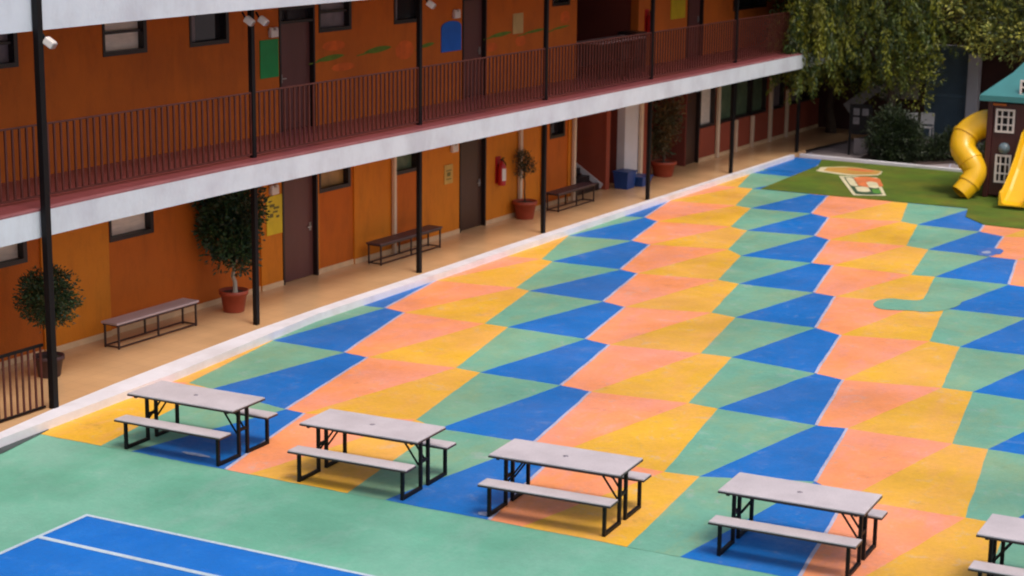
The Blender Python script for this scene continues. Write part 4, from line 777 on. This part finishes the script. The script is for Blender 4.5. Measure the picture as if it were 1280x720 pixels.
# ------------------------------------------------------------------ rear side of the yard
RB = empty('rear_building', (-13, 57.2, 0)); tag(RB, 'dark maroon building behind the trees with blue grey gate and white column', 'building')
mb = MB(); mb.box(-9.0, -2.55, 0, .3, 0, 9); mb.box(-2.55, 16, 0.02, .32, 2.95, 9); mb.box(-1.15, 16, 0.02, .32, 0, 2.95); mb.box(-9, 16, -1.2, 0.0, 3.4, 3.7)
mb.build('wall', mat('dark maroon plaster', (.055, .018, .014), .85, .25, 1), RB)
mb = MB()
for i in range(21): mb.box(-2.54 + i * .066, -2.54 + i * .066 + .045, -.03, .03, .05, 2.94)
mb.box(-2.54, -1.16, .031, .06, .05, 2.94); mb.box(-2.54, -1.16, -.045, -.031, 1.35, 1.45); mb.box(-2.54, -1.16, -.045, -.031, 2.8, 2.9)
mb.build('gate', mat('blue grey gate paint', (.15, .23, .30), .5, .15, 2), RB)
mb = MB(); mb.box(-1.17, -.83, -.40, -.06, 0, 2.75); mb.build('column', M_WHT, RB, bevel=.01)
mb = MB(); mb.box(-4.0, -2.75, -.06, -.005, 1.2, 2.7); mb.build('panel', mat('pale wall panel', (.40, .36, .30), .7, .15, 1.5), RB)
mb = MB(); mb.bar((-4.6, -1.4, .95), (-3.6, -1.4, 1.75), .10, .34); mb.build('ramp_parapet', mat('weathered grey parapet', (.28, .27, .28), .8, .2, 2), RB)
# noticeboard
nb = empty('noticeboard', (-16.15, 52.6, .006), .1); tag(nb, 'black framed noticeboard with grey sheets standing on legs by the hedge', 'noticeboard')
for x in (-.30, .30): mb = MB(); mb.box(x - .03, x + .03, -.03, .03, 0, 1.5); mb.build('leg', M_BLK, nb)
mb = MB(); mb.box(-.27, .27, -.02, .02, .62, 1.5); mb.build('board', M_BLK, nb)
mb = MB()
for x, z in ((-.13, 1.28), (.13, 1.28), (-.13, 1.02)): mb.box(x - .09, x + .09, -.028, -.021, z - .1, z + .1)
mb.build('paper', mat('grey paper', (.12, .11, .12), .7, .3, 8), nb)
mb = MB(); mb.box(-.16, .16, -.03, .0, .05, .5); mb.build('lower_panel', mat('grey lower panel', (.16, .14, .15), .6, .1, 3), nb)
M_CHW = mat('white plastic chair', (.58, .56, .56), .4, .05, 3)
chair(-15.15, 54.0, .36, 2.4, 'white plastic chair behind the dark hedge, left of the pair', M_CHW, 'white chairs behind the hedge')
chair(-14.6, 54.0, .36, -1.5, 'white plastic chair behind the dark hedge, right of the pair', M_CHW, 'white chairs behind the hedge')
mb = MB(); mb.box(-15.7, -14.0, 53.65, 54.5, .013, .36); tag(mb.build('raised_bed', M_CONC, bevel=.02), 'low raised concrete ledge behind the hedge under the white chairs', 'planter')
# bushes
LM_H = leafmats('hedge leaf', [(.014, .030, .008), (.024, .040, .008), (.010, .020, .008)])
root = empty('bush', (-15.05, 51.95, .012)); tag(root, 'tall dark green rounded bush beside the noticeboard', 'bush', 'bushes behind the turf')
bl = [((.05, 0, .85), (.62, .5, .72)), ((.1, 0, .45), (.75, .5, .45)), ((.5, .1, .9), (.35, .4, .5))]; limbs(root, (0, 0, 0), (0, 0, .5), .05, bl, 3, M_BARK, 'stem')
crown('foliage', root, LM_H, bl, 1000, 14, .085, 21, .12)
root = empty('bush', (-14.0, 52.9, .012)); tag(root, 'low dark hedge sloping up to the right of the tall bush', 'bush', 'bushes behind the turf')
bl = [((-.6, -.5, .3), (.5, .4, .32)), ((0, -.1, .36), (.5, .4, .36)), ((.55, .35, .5), (.55, .4, .42))]; limbs(root, (0, 0, 0), (0, 0, .3), .04, bl, 3, M_BARK, 'stem')
crown('foliage', root, LM_H, bl, 560, 14, .08, 22, .12)
root = empty('bush', (-12.05, 51.5, .012)); tag(root, 'small dark shrub in the shade behind the yellow tube slide', 'bush', 'bushes behind the turf')
bl = [((0, 0, .35), (.7, .35, .38))]; limbs(root, (0, 0, 0), (0, 0, .3), .04, bl, 3, M_BARK, 'stem')
crown('foliage', root, LM_H, bl, 300, 12, .08, 23, .12)
# weeping tree
LM_W = leafmats('weeping leaf', [(.18, .19, .012), (.08, .11, .012), (.03, .055, .010)])
root = empty('weeping_tree', (-15.30, 52.9, .012)); tag(root, 'large weeping tree with drooping yellow green strands beyond the walkway end', 'tree', 'trees beyond the turf')
bl = [((-2.0, -.2, 4.0), (1.9, 1.6, 1.5)), ((-.3, -.1, 4.3), (1.4, 1.5, 1.5)), ((-2.1, -2.1, 3.9), (1.0, .9, 1.2)), ((-.9, -.5, 6.2), (2.6, 2.6, 1.5)), ((-1.6, -1.2, 6.6), (3.0, 3.0, 1.3))]  # last two blobs: crown added above the view to shade the building's far end
limbs(root, (0, 0, 0), (-.15, 0, 3.2), .17, bl, 6, M_BARK, n=12)
r = random.Random(31); mb = MB()
for c, rad in bl:
    for _ in range(120):
        q = Vector((r.gauss(0, 1), r.gauss(0, 1), r.gauss(0, .9))).normalized(); t = r.random() ** .4
        p = Vector((c[0] + q.x * rad[0] * t, c[1] + q.y * rad[1] * t, c[2] + q.z * rad[2] * t))
        if p.x > 1.25: continue
        L_ = r.uniform(.3, 1.35); dr = Vector((q.x * .35 + r.uniform(-.3, .3), q.y * .2 + r.uniform(-.1, .1), -1)); mi = r.choices((0, 1, 2), (4, 4, 4))[0]
        n = int(L_ / .05); wd = r.uniform(.05, .13)
        for k in range(n):
            pp = p + dr * (k * .05) + Vector((dr.x, 0, 0)) * (.1 * math.sin(k * .3)); f_ = wd * (1 - .6 * k / n)
            if pp.z < .75 + .35 * abs(pp.x + .4): break
            for _2 in range(4):
                leaf(mb, pp + Vector((r.gauss(0, f_), r.gauss(0, f_), r.gauss(0, .05))), Vector((r.gauss(0, .6), r.gauss(0, .6), -1)), r.uniform(.10, .20), r.uniform(.03, .06), mi if r.random() < .8 else r.randrange(3), r)
mb.build('hanging_strands', LM_W, root)
b2 = [((-2.1, 0, 3.4), (1.7, 1.3, 1.3)), ((-.2, 0, 3.6), (1.3, 1.3, 1.5)), ((-1.2, .2, 4.6), (2.4, 1.6, 1.2)), ((.5, -.1, 2.2), (.8, .5, .7)), ((-1.3, .3, 2.3), (1.1, .6, .7)), ((.9, -.1, 2.7), (.5, .5, .7)), ((-2.2, -2.2, 3.5), (.85, .8, 1.2))]
crown('crown', root, [LM_W[0], LM_W[1], LM_W[2]], b2, 1150, 18, .11, 41, .24)
# broad tree at right
LM_F = leafmats('laurel leaf', [(.32, .31, .05), (.12, .145, .025), (.035, .05, .012)])
root = empty('broad_tree', (-11.6, 55.2, .006)); tag(root, 'broad tree with pale green leaf clumps hanging over the gate and play tower', 'tree', 'trees beyond the turf')
bl = [((-2.2, -1.2, 4.6), (1.3, 1.3, .9)), ((-1.6, -1.6, 3.95), (1.2, 1.1, .8)), ((-.3, -1.6, 3.75), (1.3, 1.2, .85)), ((.9, -1.5, 3.9), (1.5, 1.2, .9)), ((2.2, -1.0, 4.1), (1.6, 1.4, 1.0)), ((-.5, -.4, 5.5), (3.0, 2.0, 1.2)), ((4, -.5, 4.6), (2, 1.5, 1.2)), ((-3.2, -.6, 5.2), (1.2, 1.2, .9))]
limbs(root, (0, 0, 0), (0, -.3, 3.4), .22, bl, 9, M_BARK, n=14)
crown('crown', root, LM_F, bl, 1500, 22, .15, 33, .23)
# dark tree behind, closing the gap over the walkway end
root = empty('dark_tree', (-18.2, 56.2, .006)); tag(root, 'dark shaded tree behind the weeping tree at the walkway end', 'tree', 'trees beyond the turf')
bl = [((0, -.4, 3.2), (1.8, 1.0, 1.7)), ((1.7, -.2, 2.6), (1.5, .8, 1.4)), ((.5, 0, 5.2), (2.6, 1.2, 1.2))]
limbs(root, (0, 0, 0), (0, -.2, 2.6), .16, bl, 12, M_BARK, n=8)
crown('crown', root, leafmats('dark leaf', [(.02, .035, .012), (.035, .045, .012), (.012, .022, .01)]), bl, 700, 12, .14, 35, .22)
bpy.context.view_layer.update()
